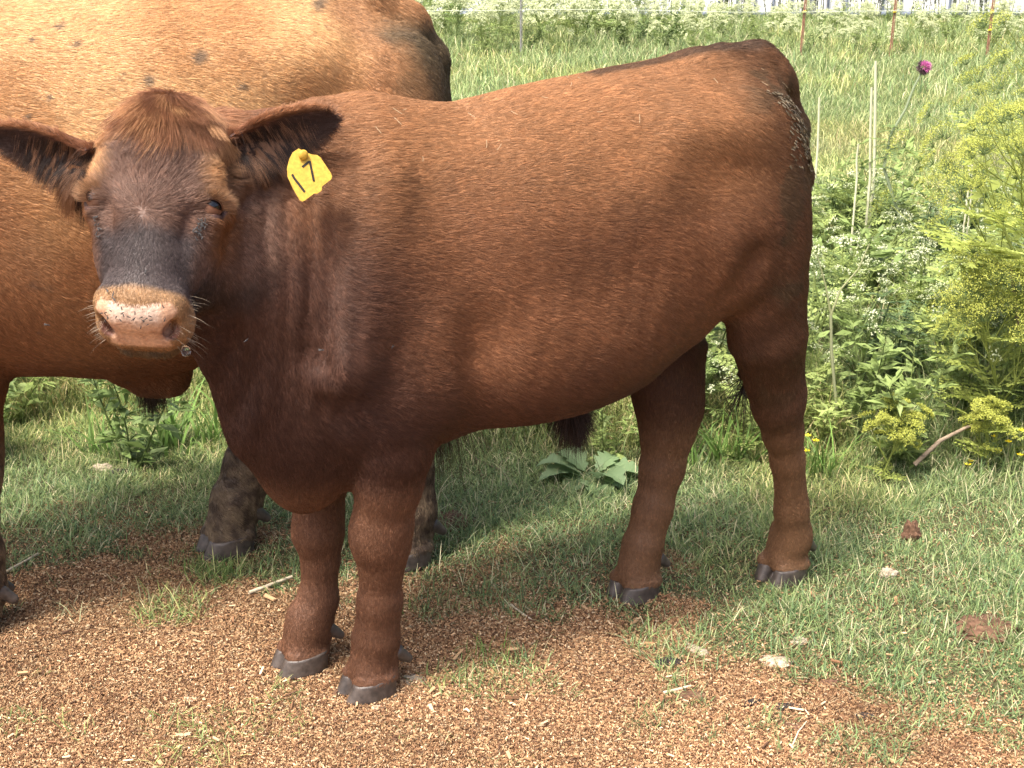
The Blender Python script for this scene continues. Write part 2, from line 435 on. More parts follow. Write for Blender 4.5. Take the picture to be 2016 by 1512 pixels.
COW_LOC, COW_YAW = (-0.80, 2.83), 22.0
KO, KM = loc_frame(COW_LOC, COW_YAW)
KH = head_frame((1.08, 0, 1.36), (.74, 0, -.67), (0, 1, 0))
def cow_field():
    F = Field()
    F.loft([(-.650, .98, .78, .08, .88), (-.630, 1.12, .70, .15, .92), (-.58, 1.23, .66, .195, .95), (-.48, 1.305, .64, .235, .97),
            (-.35, 1.330, .63, .255, .97), (-.20, 1.325, .57, .290, .93), (-.05, 1.320, .515, .335, .88),
            (.10, 1.315, .515, .335, .86), (.22, 1.315, .540, .330, .86), (.33, 1.325, .55, .320, .88),
            (.45, 1.345, .56, .280, .90), (.58, 1.350, .54, .250, .92), (.70, 1.30, .56, .21, .92), (.80, 1.22, .62, .16, .92)], .05)
    F.chain([(-.40, 0, 1.305, .040), (-.52, 0, 1.285, .052), (-.605, 0, 1.235, .050), (-.665, 0, 1.16, .038), (-.68, .0, 1.0, .034), (-.685, .0, .80, .028), (-.68, -.01, .60, .023), (-.66, -.02, .48, .018)], .02)
    for sg in (-1, 1):
        F.ell((-.27, sg*.180, 1.17), (.11, .06, .05), .09)
        F.ell((-.55, sg*.120, 1.12), (.10, .085, .12), .07)
        F.ell((-.50, sg*.160, .92), (.150, .115, .28), .05)
        F.ell((-.31, sg*.21, .86), (.10, .07, .15), .07)
        F.ell((.50, sg*.190, .90), (.17, .10, .30), .06)
        F.ell((.43, sg*.20, .74), (.13, .085, .13), .05)
    F.ell((.70, 0, .66), (.13, .13, .19), .06)
    F.cone((.56, 0, 1.12), (.98, 0, 1.20), .22, .15, .08, (1, .70, 1))
    F.cone((.60, 0, .98), (.95, 0, 1.05), .23, .16, .08, (1, .72, 1))
    F.cone((.96, 0, .98), (.78, 0, .66), .06, .09, .06, (1, .6, 1))
    leg(F, [(.44, .17, .74, .125), (.42, .155, .60, .105), (.425, .145, .46, .080), (.43, .14, .40, .080), (.43, .14, .35, .070), (.425, .138, .28, .052), (.425, .138, .18, .050), (.43, .138, .12, .055)])
    foot(F, .44, .138, .1, 1.22)
    leg(F, [(.50, -.17, .74, .125), (.52, -.155, .60, .105), (.53, -.145, .46, .080), (.535, -.14, .40, .080), (.53, -.14, .35, .070), (.525, -.138, .28, .052), (.53, -.138, .18, .050), (.54, -.138, .12, .055)])
    foot(F, .55, -.138, .1, 1.22)
    leg(F, [(-.44, .150, .80, .14), (-.46, .150, .68, .115), (-.49, .150, .57, .090), (-.52, .150, .51, .084), (-.53, .155, .45, .070), (-.535, .16, .36, .055), (-.535, .165, .24, .051), (-.54, .170, .14, .057)], .03)
    F.cone((-.585, .152, .55), (-.575, .152, .48), .026, .032, .03)
    foot(F, -.53, .172, .2, 1.22)
    leg(F, [(-.40, -.14, .80, .14), (-.33, -.13, .66, .115), (-.31, -.11, .56, .092), (-.305, -.10, .49, .084), (-.29, -.095, .43, .070), (-.265, -.09, .34, .060), (-.205, -.075, .21, .056), (-.172, -.065, .13, .060)], .03)
    F.cone((-.35, -.11, .54), (-.33, -.105, .46), .026, .032, .03)
    foot(F, -.148, -.055, .2, 1.28)
    F.cone((.06, .0, .53), (-.02, .02, .49), .060, .050, .05)       # sheath
    F.ell((.02, .01, .475), (.045, .035, .030), .03)
    add_head(F, KH, 1.12)
    F.post.append(lambda p: .006*(vnoise(p, 7, 1) - .5)*sstep(.5, .6, p[..., 2]))
    return F

# ------------------------------------------------------------------ ears: cupped leaves
def ear_mesh(root, A, W_, N_, ln, wd, h=.0045, cup=.020):
    """root, axis to the tip, width axis, opening normal (animal coordinates)"""
    A = unit(np.array(A, float)); N_ = np.array(N_, float); N_ = unit(N_ - (N_@A)*A); W_ = np.cross(N_, A)
    M = np.stack([A, W_, N_])
    def fn(p):
        q = (p - root)@M.T
        t = q[..., 0]/ln; tc = np.clip(t, 0, 1)
        prof = wd*np.maximum(np.interp(tc, [0, .12, .3, .5, .7, .85, .95, 1], [.52, .66, .90, 1.0, .92, .68, .38, .05]), .01)
        y = q[..., 1]/prof
        mid = -cup*(1 - np.clip(np.abs(y), 0, 1.2)**2)*np.interp(tc, [0, .2, .6, 1], [1.3, 1.25, .9, .25]) + .03*tc*tc*0
        th = .0065*np.interp(tc, [0, .3, 1], [1.6, 1.0, .7])
        dn = np.abs(q[..., 2] - mid) - th*np.sqrt(np.clip(1.05 - np.abs(y)**4, .01, 1))
        dy = (np.abs(q[..., 1]) - prof)
        dt = np.maximum(-t, t - 1)*ln
        return np.maximum(np.maximum(dn, dy), dt)*.8
    F = Field(); lo = root - ln*1.1; hi = root + ln*1.1
    F.add(fn, lo, hi, .004)
    c = root + A*ln*.5
    ext = np.abs(A)*ln*.55 + np.abs(W_)*wd*1.1 + np.abs(N_)*.035 + .012
    V, Q = F.mesh(c - ext, c + ext, h)
    return V, Q, M

def claws(F, idx, h=.0045):
    """cloven hoof of one foot: two dark claws, flat on the ground"""
    X, Y, ang, s = F.feet[idx]; c, sn = math.cos(ang), math.sin(ang)
    G = Field()
    for b in (-1, 1):
        a2 = ang - b*.10; ca, sa = math.cos(a2), math.sin(a2)
        M = np.array([[ca, sa, 0], [-sa, ca, 0], [0, 0, 1.0]])
        o = np.array([X + s*(.012*c - b*.0245*sn), Y + s*(.012*sn + b*.0245*c), 0])
        def fn(p, o=o, M=M, b=b):
            q = (p - o)@M.T/s; x, y, z = q[..., 0], q[..., 1], q[..., 2]
            k = np.clip(z/.052, 0, 1)
            cx = .010 - .014*k; rx = .050 - .012*k; ry = .0262 - .0034*k
            xx = (x - cx)/rx; w = ry*(1 - .22*np.clip(xx, 0, 1)**2)
            r = (np.abs(xx)**2.3 + np.abs(y/w)**2.3)**(1/2.3)
            d = (r - 1)*ry
            top = (z - (.040 - .10*np.clip(x, -.03, .08)))
            return np.maximum(np.maximum(d, top*.9), -z + .001)*s
        G.add(fn, (o[0]-.1, o[1]-.1, -.01), (o[0]+.1, o[1]+.1, .09), .003)
    return G.mesh((X-.11, Y-.11, -.012), (X+.11, Y+.11, .09), h)
def dewclaws(F, idx):
    X, Y, ang, s = F.feet[idx]; c, sn = math.cos(ang), math.sin(ang); out = []
    for b in (-1, 1):
        w = lambda a, d, z: (X + s*(a*c - d*sn), Y + s*(a*sn + d*c), z*s)
        G = Field(); G.cone(w(-.038, b*.021, .078), w(-.060, b*.024, .058), .014*s, .009*s, .01)
        out.append(G.mesh(np.array(w(-.05, b*.022, .068)) - .04, np.array(w(-.05, b*.022, .068)) + .04, .005))
    return out
# ------------------------------------------------------------------ coats
FUR = attr_mat('coat_hair', rough=.50, spec=.32, trans=.25)
SKIN = attr_mat('skin_under_coat', rough=.55, spec=.3, noise=.22, nscale=190, bump=.5)
HOOF = flat_mat('hoof_horn', (.060, .046, .038), rough=.45, spec=.5, noise=.5, nscale=60, bump=.6)
def lerp(a, b, t): return a + (b - a)*t[..., None]
def hair_object(name, P, rad, col, parent, mat=FUR):
    """P (n, k, 3) points of every strand, rad (n,), col (n,3)"""
    n, k = P.shape[:2]
    hc = bpy.data.hair_curves.new(name); hc.add_curves([k]*n)
    hc.attributes['position'].data.foreach_set('vector', P.astype(np.float32).ravel())
    tp = np.interp(np.arange(k)/(k-1), [0, .5, 1], [1, .75, .12])
    a = hc.attributes.get('radius') or hc.attributes.new('radius', 'FLOAT', 'POINT')
    a.data.foreach_set('value', (rad[:, None]*tp[None]).astype(np.float32).ravel())
    c = hc.attributes.new('Col', 'FLOAT_COLOR', 'CURVE')
    cc = np.ones((n, 4), np.float32); cc[:, :3] = col; c.data.foreach_set('color', cc.ravel())
    hc.materials.append(mat)
    o = bpy.data.objects.new(name, hc); COL.objects.link(o); o.parent = parent
    return o
def sample(V, Q, n, weight=None, rng=R):
    c = V[Q]; ar = .5*np.linalg.norm(np.cross(c[:, 2]-c[:, 0], c[:, 3]-c[:, 1]), axis=1)
    w = ar if weight is None else ar*weight(c.mean(1), unit(np.cross(c[:, 2]-c[:, 0], c[:, 3]-c[:, 1])))
    cdf = np.cumsum(w); f = np.searchsorted(cdf, rng.random(n)*cdf[-1]); f = np.minimum(f, len(Q)-1)
    a, b = rng.random((2, n, 1)); q = c[f]
    p = (1-a)*((1-b)*q[:, 0] + b*q[:, 3]) + a*((1-b)*q[:, 1] + b*q[:, 2])
    N = vnormals(V, Q)[Q[f]]
    nn = unit((1-a)*((1-b)*N[:, 0] + b*N[:, 3]) + a*((1-b)*N[:, 1] + b*N[:, 2]))
    return p, nn
def strands(p, n, flow, length, lift, k=4, wav=.35, wscale=45, clump=.35, cell=.007, droop=.0, seed=0, rng=R):
    """strand points that leave along the normal, then lie along the flow; wisps come from noise and cell clumping"""
    fl = np.stack([vnoise(p, wscale, 1 + seed), vnoise(p, wscale, 2 + seed), vnoise(p, wscale, 3 + seed)], -1) - .5
    fl += .8*(np.stack([vnoise(p, wscale*.3, 4 + seed), vnoise(p, wscale*.3, 5 + seed), vnoise(p, wscale*.3, 6 + seed)], -1) - .5)
    d = unit(flow) + wav*2*fl + rng.normal(0, .10, p.shape)
    d = unit(d - (d*n).sum(-1, keepdims=True)*n)
    # clump target: jittered cell centre
    cid = np.floor(p/cell + 3*fl); h = np.sin((cid*np.array([12.9898, 78.233, 37.719])).sum(-1))*43758.5453
    h = h - np.floor(h); h2 = (h*7919) % 1; h3 = (h*104729) % 1
    cen = (cid + .5 - 3*fl)*cell; tow = cen - p; tow -= (tow*n).sum(-1, keepdims=True)*n
    L = (length*(.7 + .45*rng.random(len(p)))*(.85 + .35*h))[:, None]
    P = np.zeros((len(p), k, 3)); P[:, 0] = p - n*.001
    lf = np.broadcast_to(np.asarray(lift, float), (len(p),))[:, None]*(.7 + .7*h2[:, None])
    for i in range(1, k):
        t = i/(k-1)
        P[:, i] = p + L*t*(d*(1 - .25*lf) + n*lf*(1 - .45*t)) + tow*clump*t - np.array([0, 0, 1])*droop*L*t*t
    return P, h3
def coat_color(base, h, n_amt=.35, rng=R):
    r = rng.normal(0, n_amt*.5, len(base)); v = np.exp(r + (h - .5)*n_amt)
    return np.clip(base*v[:, None], 0.001, .95)

def headc(p, fr, sc):                       # animal -> head frame, in head units
    return (p - fr[0])@fr[1].T/sc
C_BODY = np.array((.198, .088, .041)); C_DARK = np.array((.075, .032, .020)); C_BLK = np.array((.026, .021, .020))
C_TAN = np.array((.42, .21, .085)); C_PINK = np.array((.45, .275, .175)); C_GREY = np.array((.20, .165, .135))
def calf_color(p):
    x, y, z = p[..., 0], p[..., 1], p[..., 2]
    c = np.broadcast_to(C_BODY, p.shape).copy()
    nz = fbm(p, 5, 2)
    c = lerp(c, C_BODY*1.25, sstep(.45, .65, nz)*.6); c = lerp(c, np.array((.355, .182, .082)), sstep(.88, 1.12, z + .12*(nz-.5))*sstep(.62, .45, x)*.8)  # paler back: sunlight from above painted into the coat colour
    c = lerp(c, np.array((.070, .029, .018)), sstep(.80, .58, z + .10*(nz-.5))*.75)  # belly darkened by height, shade painted into the coat colour
    c = c*(.80 + .4*fbm(p*np.array((1, 1, 1.6)), 9, 23))[..., None]
    # neck and brisket a darker red, rear with old stains, both deepened by painted shade, lower legs browner
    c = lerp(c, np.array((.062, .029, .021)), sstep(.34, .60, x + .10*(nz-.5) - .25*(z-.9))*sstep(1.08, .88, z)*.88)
    c = lerp(c, np.array((.095, .046, .024)), sstep(-.16, -.36, x + .15*(nz-.5))*.75)
    c = lerp(c, np.array((.075, .060, .036)), sstep(.19, .05, np.linalg.norm((p - np.array((-.49, .09, 1.00)))*np.array((1.6, 1, .9)), axis=-1) + .10*(fbm(p, 20, 91) - .5))*.85)
    st = sstep(.56, .68, fbm(p, 14, 7))*sstep(-.22, -.36, x)*sstep(.42, .6, z)
    c = lerp(c, np.array((.075, .055, .030)), st*.6)
    c = lerp(c, np.array((.235, .125, .063)), sstep(.46, .34, z)*sstep(-.1, -.2, x)*.7)
    c = lerp(c, np.array((.215, .104, .055)), sstep(.52, .42, z)*sstep(.2, .3, x)*.6)
    c = lerp(c, np.array((.06, .036, .022)), sstep(.0, -.03, x)*sstep(1.14, 1.17, z + .02*(nz-.5))*sstep(.04, .02, np.abs(y))*.8)   # dark hair on the tail head
    # head
    q = headc(p, CH, .93); s, n, l = q[..., 0], q[..., 1], q[..., 2]
    hm = sstep(.30, .22, np.linalg.norm((q - np.array([0, -.10, .19]))*np.array([1.25, 1.25, 1]), axis=-1))*sstep(-.24, -.19, n)
    w = .02*(fbm(p, 30, 4) - .5)
    face = np.broadcast_to(np.array((.150, .085, .060)), p.shape).copy()                     # brown grey forehead
    face = lerp(face, np.array((.34, .165, .080)), sstep(.075, .02, l + w))                 # poll
    face = lerp(face, np.array((.42, .23, .105)), sstep(.060, .10, np.abs(s) + w)*sstep(.19, .12, l)*sstep(-.12, -.03, n))
    face = lerp(face, np.array((.20, .090, .038)), sstep(.085, .105, np.abs(s) + w)*sstep(.13, .16, l)*sstep(.27, .22, l)*sstep(-.15, -.10, n)*.9)
    blk = sstep(.205, .240, l + w)*sstep(.095, .065, np.abs(s))
    face = lerp(face, np.array((.050, .040, .040)), blk*.9)
    face = lerp(face, C_BLK*1.5, sstep(.24, .29, l + w)*sstep(-.07, -.10, n)*.8)
    face = lerp(face, np.array((.30, .175, .085)), sstep(.330, .345, l + w*.6)*sstep(-.135, -.10, n))
    face = lerp(face, np.array((.15, .095, .045)), sstep(.36, .39, l)*sstep(-.112, -.125, n))
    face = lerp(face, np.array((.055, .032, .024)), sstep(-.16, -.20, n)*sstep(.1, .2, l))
    return lerp(c, face, hm)
def nose_mask(p, fr=None, sc=.93):
    fr = CH if fr is None else fr
    q = headc(p, fr, sc); s, n, l = q[..., 0], q[..., 1], q[..., 2]
    t = (-n - .02)/.09                                   # 0 at the top edge of the pad, 1 at the lip
    half = np.interp(t, [0, .25, .5, .8, 1], [.052, .056, .048, .044, .050])
    tt = (l - n)*.7071; t2 = (tt - .262)/.088; half = np.interp(t2, [0, .2, .45, .8, 1], [.058, .070, .052, .047, .053])
    pad = sstep(half + .003, half - .003, np.abs(s))*sstep(.262 - .05*np.clip(np.abs(s) - .01, 0, .06)*1.5, .268 - .05*np.clip(np.abs(s) - .01, 0, .06)*1.5, tt)*sstep(.356, .350, tt)*(l > .30)*(n > -.125)
    nos = sstep(.020, .012, np.linalg.norm((q - np.array([0, -.060, .392]) - np.stack([np.sign(s)*.054, 0*s, 0*s], -1))*np.array([1, .75, 1]), axis=-1))
    eye = sstep(.028, .023, np.linalg.norm(q - np.stack([np.sign(s)*.108, -.040 + 0*s, .168 + 0*s], -1), axis=-1))
    return pad, nos, eye
def calf_flow(p, n_):
    x, y, z = p[..., 0], p[..., 1], p[..., 2]
    d = np.zeros_like(p)
    d[..., 0] = -1; d[..., 2] = -.15 - .55*sstep(.1, -.4, x) - .4*sstep(1.0, .6, z)
    neck = sstep(.50, .62, x)
    d = lerp(d, np.array((-.35, 0, -1.0)), neck)
    low = sstep(.62, .50, z)*np.maximum(sstep(.30, .36, x), sstep(-.14, -.22, x))
    d = lerp(d, np.array((-.05, 0, -1.0)), low)
    q = headc(p, CH, .93); s, n, l = q[..., 0], q[..., 1], q[..., 2]
    hm = sstep(.33, .27, np.linalg.norm(q - np.array([0, -.10, .19]), axis=-1))
    S, N, L = CH[1]
    wh = np.stack([s + .005, 0*s, l - .205], -1); wh /= np.linalg.norm(wh, axis=-1, keepdims=True) + 1e-6      # forehead whorl
    pl = np.stack([s - .012, 0*s, l + .045], -1); pl /= np.linalg.norm(pl, axis=-1, keepdims=True) + 1e-6      # poll
    k = sstep(.115, .060, l + .01*np.sin(s*60))
    f = wh*(1-k)[..., None] + pl*k[..., None]
    dn = np.stack([s*6, -.6 + 0*s, 1 + 0*s], -1); dn /= np.linalg.norm(dn, axis=-1, keepdims=True)
    f = lerp(f, dn, sstep(.22, .27, l))
    side = np.stack([np.sign(s)*.3, -1 + 0*s, .4 + 0*s], -1)
    f = lerp(f, side, sstep(.095, .115, np.abs(s))*sstep(.08, .12, l)*.8)
    fw = f@CH[1]
    return lerp(d, fw, hm)
def place(name, loc, M):
    r = bpy.data.objects.new(name, None); COL.objects.link(r); r.empty_display_size = .1
    Mx = Matrix(((M[0][0], M[1][0], 0), (M[0][1], M[1][1], 0), (0, 0, 1))).to_4x4(); Mx.translation = (*loc, 0)
    r.matrix_world = Mx
    return r
def local_cam(O, M): return (np.array([0, 0, CAM_H]) - O)@M.T
def seen_weight(O, M, base=None):
    cl = local_cam(O, M)
    def w(c, n):
        f = (unit(cl - c)*n).sum(-1)
        v = np.where(f > -.25, 1.0, .12)
        return v if base is None else v*base(c)
    return w

# ---- the calf
FC = calf_field()
V, Q = FC.mesh((-.66, -.34, .02), (1.0, .5, 1.3), .014, [lambda c: np.linalg.norm(c - CH[0] - CH[1][2]*.2, axis=1) < .32]*2)
nv = len(V)
def wr(u, v, d): return toC(ray(u, v)*d + np.array([0, 0, CAM_H]))
EARS = []
for (u, v, d), A, N_, ln, wd in [((458, 292, 2.14), (.93, .20, .24), (-.12, -.9, -.42), .178, .042), ((174, 318, 2.14), (-.95, .20, .20), (.05, -.9, -.40), .172, .042)]:
    rt = wr(u, v, d); eV, eQ, eM = ear_mesh(rt, dirC(A), None, dirC(N_), ln, wd, h=.004)
    EARS.append((rt, eM, ln, wd, eV, eQ))
aV, aQ = V, Q
for e in EARS: aQ = np.concatenate([aQ, e[5] + len(aV)]); aV = np.concatenate([aV, e[4]])
calf = place('calf', CALF_LOC, CM)
tag(calf, 'small dark reddish brown calf with a yellow ear tag, looking at the camera', 'calf')
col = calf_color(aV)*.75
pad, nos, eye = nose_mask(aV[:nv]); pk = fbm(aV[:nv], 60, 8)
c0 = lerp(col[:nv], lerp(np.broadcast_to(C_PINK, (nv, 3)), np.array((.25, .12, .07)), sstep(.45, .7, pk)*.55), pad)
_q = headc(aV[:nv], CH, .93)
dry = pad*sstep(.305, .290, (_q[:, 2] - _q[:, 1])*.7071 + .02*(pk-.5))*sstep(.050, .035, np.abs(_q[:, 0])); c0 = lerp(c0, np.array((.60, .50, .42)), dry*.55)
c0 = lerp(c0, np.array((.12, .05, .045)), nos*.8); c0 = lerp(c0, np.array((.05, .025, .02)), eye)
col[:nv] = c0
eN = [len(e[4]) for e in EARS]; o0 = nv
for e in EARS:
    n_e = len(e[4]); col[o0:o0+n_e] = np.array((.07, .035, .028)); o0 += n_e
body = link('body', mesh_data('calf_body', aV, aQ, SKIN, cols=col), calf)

def calf_len(p):
    x, y, z = p[..., 0], p[..., 1], p[..., 2]
    L = .016 + .008*fbm(p, 3, 77)
    L = L + .006*sstep(.35, .45, x)*sstep(.9, 1.1, z)
    L = L*np.interp(z, [.0, .1, .45, .6], [.40, .42, .50, .9])
    q = headc(p, CH, .93); s, n, l = q[..., 0], q[..., 1], q[..., 2]
    hm = sstep(.28, .25, np.linalg.norm(q - np.array([0, -.10, .19]), axis=-1))
    Lh = np.interp(l, [-.06, .03, .08, .13, .22, .27, .33, .37], [.036, .032, .024, .017, .014, .009, .0045, .004])
    Lh = np.where(n < -.10, np.maximum(Lh, .012), Lh)
    return L*(1-hm) + Lh*hm
def calf_bald(c):
    a, b, e = nose_mask(c)
    w = (1 - np.clip(a + b + e, 0, 1))
    q = headc(c, CH, .93)
    near = np.linalg.norm(q - np.array([0, -.10, .19]), axis=-1) < .26
    return np.where(near, w*1.8, 1.0)*np.where(c[..., 2] < .045, 0, 1)
def grow_calf():
    n = HAIRS['calf']
    p, nn = sample(V, Q, n, seen_weight(CO, CM, calf_bald))
    L = calf_len(p); q = headc(p, CH, .93)
    onhead = np.linalg.norm(q - np.array([0, -.10, .19]), axis=-1) < .26
    lift = np.where(onhead, np.interp(q[:, 2], [0, .1, .3], [.42, .34, .20]), .21)
    P, h = strands(p, nn, calf_flow(p, nn), L, lift*(.75 + .5*fbm(p, 12, 93)), wav=np.where(onhead, .30, .20)[:, None], cell=.006, clump=np.where(onhead, .35, .22)[:, None])
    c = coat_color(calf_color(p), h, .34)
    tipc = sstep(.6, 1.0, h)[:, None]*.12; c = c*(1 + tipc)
    rad = np.where(onhead, .00032, .00034)*(.8 + .4*R.random(n))
    hair_object('coat', P, rad, c, calf)

grow_calf()
# ears
def grow_ears(ears, parent, scale=1.0, nm=1.0):
    Ps, rs, cs = [], [], []
    for i, (rt, M, ln, wd, eV, eQ) in enumerate(ears):
        def loc(p): return (p - rt)@M.T
        n = int(16000*nm); p, nn = sample(eV, eQ, n); q = loc(p)
        inner = (nn@M[2]) > .15
        edge = sstep(.60, .95, np.abs(q[:, 1])/wd/np.maximum(np.interp(q[:, 0]/ln, [0, .12, .3, .5, .7, .85, .95, 1], [.52, .66, .90, 1.0, .92, .68, .38, .1]), .05))
        fl = M[0] + M[1]*(np.sign(q[:, 1])*edge*1.2)[:, None]
        L = np.where(inner, .014, .012)*scale + .006*edge
        up = sstep(0, .8, (q[:, 1]*np.sign(M[1][2]))/wd)           # upper rim
        P, h = strands(p, nn, fl, L, .35, wav=.3, wscale=60, cell=.006)
        c = np.where(inner[:, None], np.array((.090, .050, .038)), np.array((.20, .085, .042)))
        c = lerp(c, np.array((.36, .18, .085)), np.where(inner, .6, 1)*edge)
        c = lerp(c, np.array((.40, .20, .10)), edge*up*.8); c = lerp(c, np.array((.20, .080, .040)), sstep(.55, .1, q[:, 0]/ln)*sstep(-.2, .5, up - .2)*.8)
        c = lerp(c, np.array((.045, .028, .024)), inner*(1-up)*.6)
        Ps.append(P); rs.append(np.full(n, .00032)*scale); cs.append(coat_color(c, h))
        # long dark hair that fills the cup and hangs over the lower rim
        lowsgn = -np.sign(M[1][2])
        n = int(3600*nm); p, nn = sample(eV, eQ, n, lambda c_, n_: (n_@M[2] > .2)*sstep(.85, .15, loc(c_)[:, 0]/ln)*sstep(-.75, .35, loc(c_)[:, 1]*lowsgn/wd)); q = loc(p)
        fl = M[0]*.75 + M[1]*lowsgn*.65 + np.array([0, 0, -.55])
        L = np.interp(q[:, 0]/ln, [0, .3, .8], [.046, .036, .016])*scale
        P, h = strands(p, nn, np.broadcast_to(fl, p.shape), L, .45, k=6, wav=.35, wscale=35, cell=.008, clump=.7, droop=.35)
        c = lerp(np.broadcast_to(np.array((.050, .034, .028)), p.shape), np.array((.20, .11, .065)), (h > .58)*1.0)
        Ps.append(np.concatenate([P[:, [0]], P[:, [1]], P[:, [3]], P[:, [5]]], 1)); rs.append(np.full(n, .00030)*scale); cs.append(coat_color(c, h))
        # tuft at the root of the ear
        n = int(2600*nm); a = R.random((n, 2)); p = rt + M[0]*(a[:, :1]*.05 - .015)*scale + M[1]*lowsgn*(wd*.35 + a[:, 1:]*wd*.5)
        nn = np.broadcast_to(M[2], p.shape)
        P, h = strands(p, nn, np.broadcast_to(M[0]*.35 + np.array([0, 0, -1.0]), p.shape), np.full(n, .060)*scale, .25, k=6, wav=.3, wscale=30, cell=.010, clump=1.1, droop=.4)
        c = lerp(np.broadcast_to(np.array((.05, .028, .022)), p.shape), np.array((.22, .11, .055)), (h > .5)*1.0)
        Ps.append(P[:, [0, 1, 3, 5]]); rs.append(np.full(n, .0003)*scale); cs.append(coat_color(c, h))
    hair_object('ear_hair', np.concatenate(Ps), np.concatenate(rs), np.concatenate(cs), parent)
grow_ears(EARS, calf)
def hw(s, n, l, fr=None, sc=.93):
    fr = CH if fr is None else fr
    return fr[0] + sc*(np.asarray([s, n, l])@fr[1]) if np.ndim(s) == 0 else fr[0] + sc*(np.stack([s, n, l], -1)@fr[1])
# forelock from the poll
n = 9000; a = R.normal(0, 1, (n, 2)); s_ = .010 + .022*a[:, 0]; l_ = -.012 + .020*a[:, 1]
p = FC.snap(hw(s_, np.full(n, -.02), l_), .03, 4); nn = unit(FC.grad(p)); q = headc(p, CH, .93)
fl = (np.stack([(q[:, 0] - .012)*11, np.zeros(n), np.ones(n)], -1))@CH[1]
P, h = strands(p, nn, fl, np.full(n, .066), .22, k=7, wav=.36, wscale=32, cell=.013, clump=1.0, droop=.12, seed=4)
_d = (np.stack([vnoise(p, 40, 61), vnoise(p, 40, 62), vnoise(p, 40, 63)], -1) - .5); P = P + _d[:, None]*(np.linspace(0, 1, 7)**1.5)[None, :, None]*.022
hair_object('forelock', P, np.full(n, .00033), coat_color(lerp(np.broadcast_to(np.array((.24, .105, .050)), p.shape), np.array((.42, .23, .11)), sstep(.3, 1, h)), h), calf)
# lashes and brow hairs
EYE_M = flat_mat('wet_dark_eye', (.006, .005, .006), rough=.08, spec=.5, noise=.3, bump=0, coat=.2)
LID_M = flat_mat('eyelid_skin', (.13, .062, .036), rough=.6, spec=.4, noise=.3, nscale=90)
def uv_sphere(c, r, nu=24, nv_=16, sq=(1, 1, 1)):
    u = np.linspace(0, 2*np.pi, nu, endpoint=False); v = np.linspace(0, np.pi, nv_)
    Vv = np.array([[math.sin(b)*math.cos(a), math.sin(b)*math.sin(a), math.cos(b)] for b in v for a in u])*r*np.array(sq) + np.asarray(c)
    Qq = np.array([[i*nu + j, (i+1)*nu + j, (i+1)*nu + (j+1) % nu, i*nu + (j+1) % nu] for i in range(nv_-1) for j in range(nu)])
    return Vv, Qq
def eye_axes(sg):
    out = unit(np.array([sg*.66, .75, .06]) if sg > 0 else np.array([-.50, .85, .10])); T = unit(np.array([sg*.74, -.66, .10])); T = unit(T - (T@out)*out); U = np.cross(out, T); U = U*(-np.sign(U[2]))
    return np.array([sg*.0945, -.0475 + (.006 if sg < 0 else 0), .168]), out, T, U
def add_eyes(parent, fr, sc, name='eye'):
    for sg in (-1, 1):
        c, out, T, U = eye_axes(sg)
        v_, q_ = uv_sphere(hw(*c, fr, sc), .0180*sc)
        link(name, mesh_data(name, v_, q_, EYE_M), parent)
        for th0, th1, nm in ((20 if sg > 0 else 30, 95, 'eyelid'), (-20 if sg > 0 else -28, -85, 'eyelid')):       # lid shells over the eyeball, an almond gap between them
            Vs = []
            for r_ in (.0212, .0184):
                for a in np.linspace(0, 1, 9):
                    for ph in np.radians(np.linspace(-88, 88, 19)):
                        th = math.radians(th0*(math.cos(ph)**.6 if a == 0 else math.cos(ph)**(.6*(1-a))) *(1-a) + th1*a)
                        rr = r_*(1 + .05*math.exp(-a*8))
                        Vs.append(c + rr*(math.cos(ph)*math.cos(th)*out + math.sin(ph)*T + math.cos(ph)*math.sin(th)*U))
            Vs = np.array(Vs); nn_ = 19; k = 9*nn_
            f = np.array([[i*nn_ + j, i*nn_ + j + 1, (i+1)*nn_ + j + 1, (i+1)*nn_ + j] for i in range(8) for j in range(nn_-1)])
            rim = np.array([[j, j + 1, k + j + 1, k + j] for j in range(nn_-1)])
            link(nm, mesh_data(nm, hw(Vs[:, 0], Vs[:, 1], Vs[:, 2], fr, sc), np.concatenate([f, f[:, ::-1] + k, rim]), LID_M), parent)
add_eyes(calf, CH, .93)
def tube_mesh(paths, rads, ns=6):
    Vs, Qs, o = [], [], 0
    for pts, rr in zip(paths, rads):
        pts = np.asarray(pts, float); rr = np.broadcast_to(rr, len(pts)); t = unit(np.gradient(pts, axis=0))
        up = np.array([0, 0, 1.0]) if abs(t[0][2]) < .9 else np.array([1.0, 0, 0])
        a = unit(np.cross(t, up)); b = np.cross(t, a); th = np.arange(ns)*2*np.pi/ns
        ring = pts[:, None] + rr[:, None, None]*(np.cos(th)[None, :, None]*a[:, None] + np.sin(th)[None, :, None]*b[:, None])
        Vs.append(ring.reshape(-1, 3)); m = len(pts)
        Qs.append(np.array([[o + i*ns + j, o + i*ns + (j+1) % ns, o + (i+1)*ns + (j+1) % ns, o + (i+1)*ns + j] for i in range(m-1) for j in range(ns)]))
        o += m*ns
    return np.concatenate(Vs), np.concatenate(Qs)
Ps = []
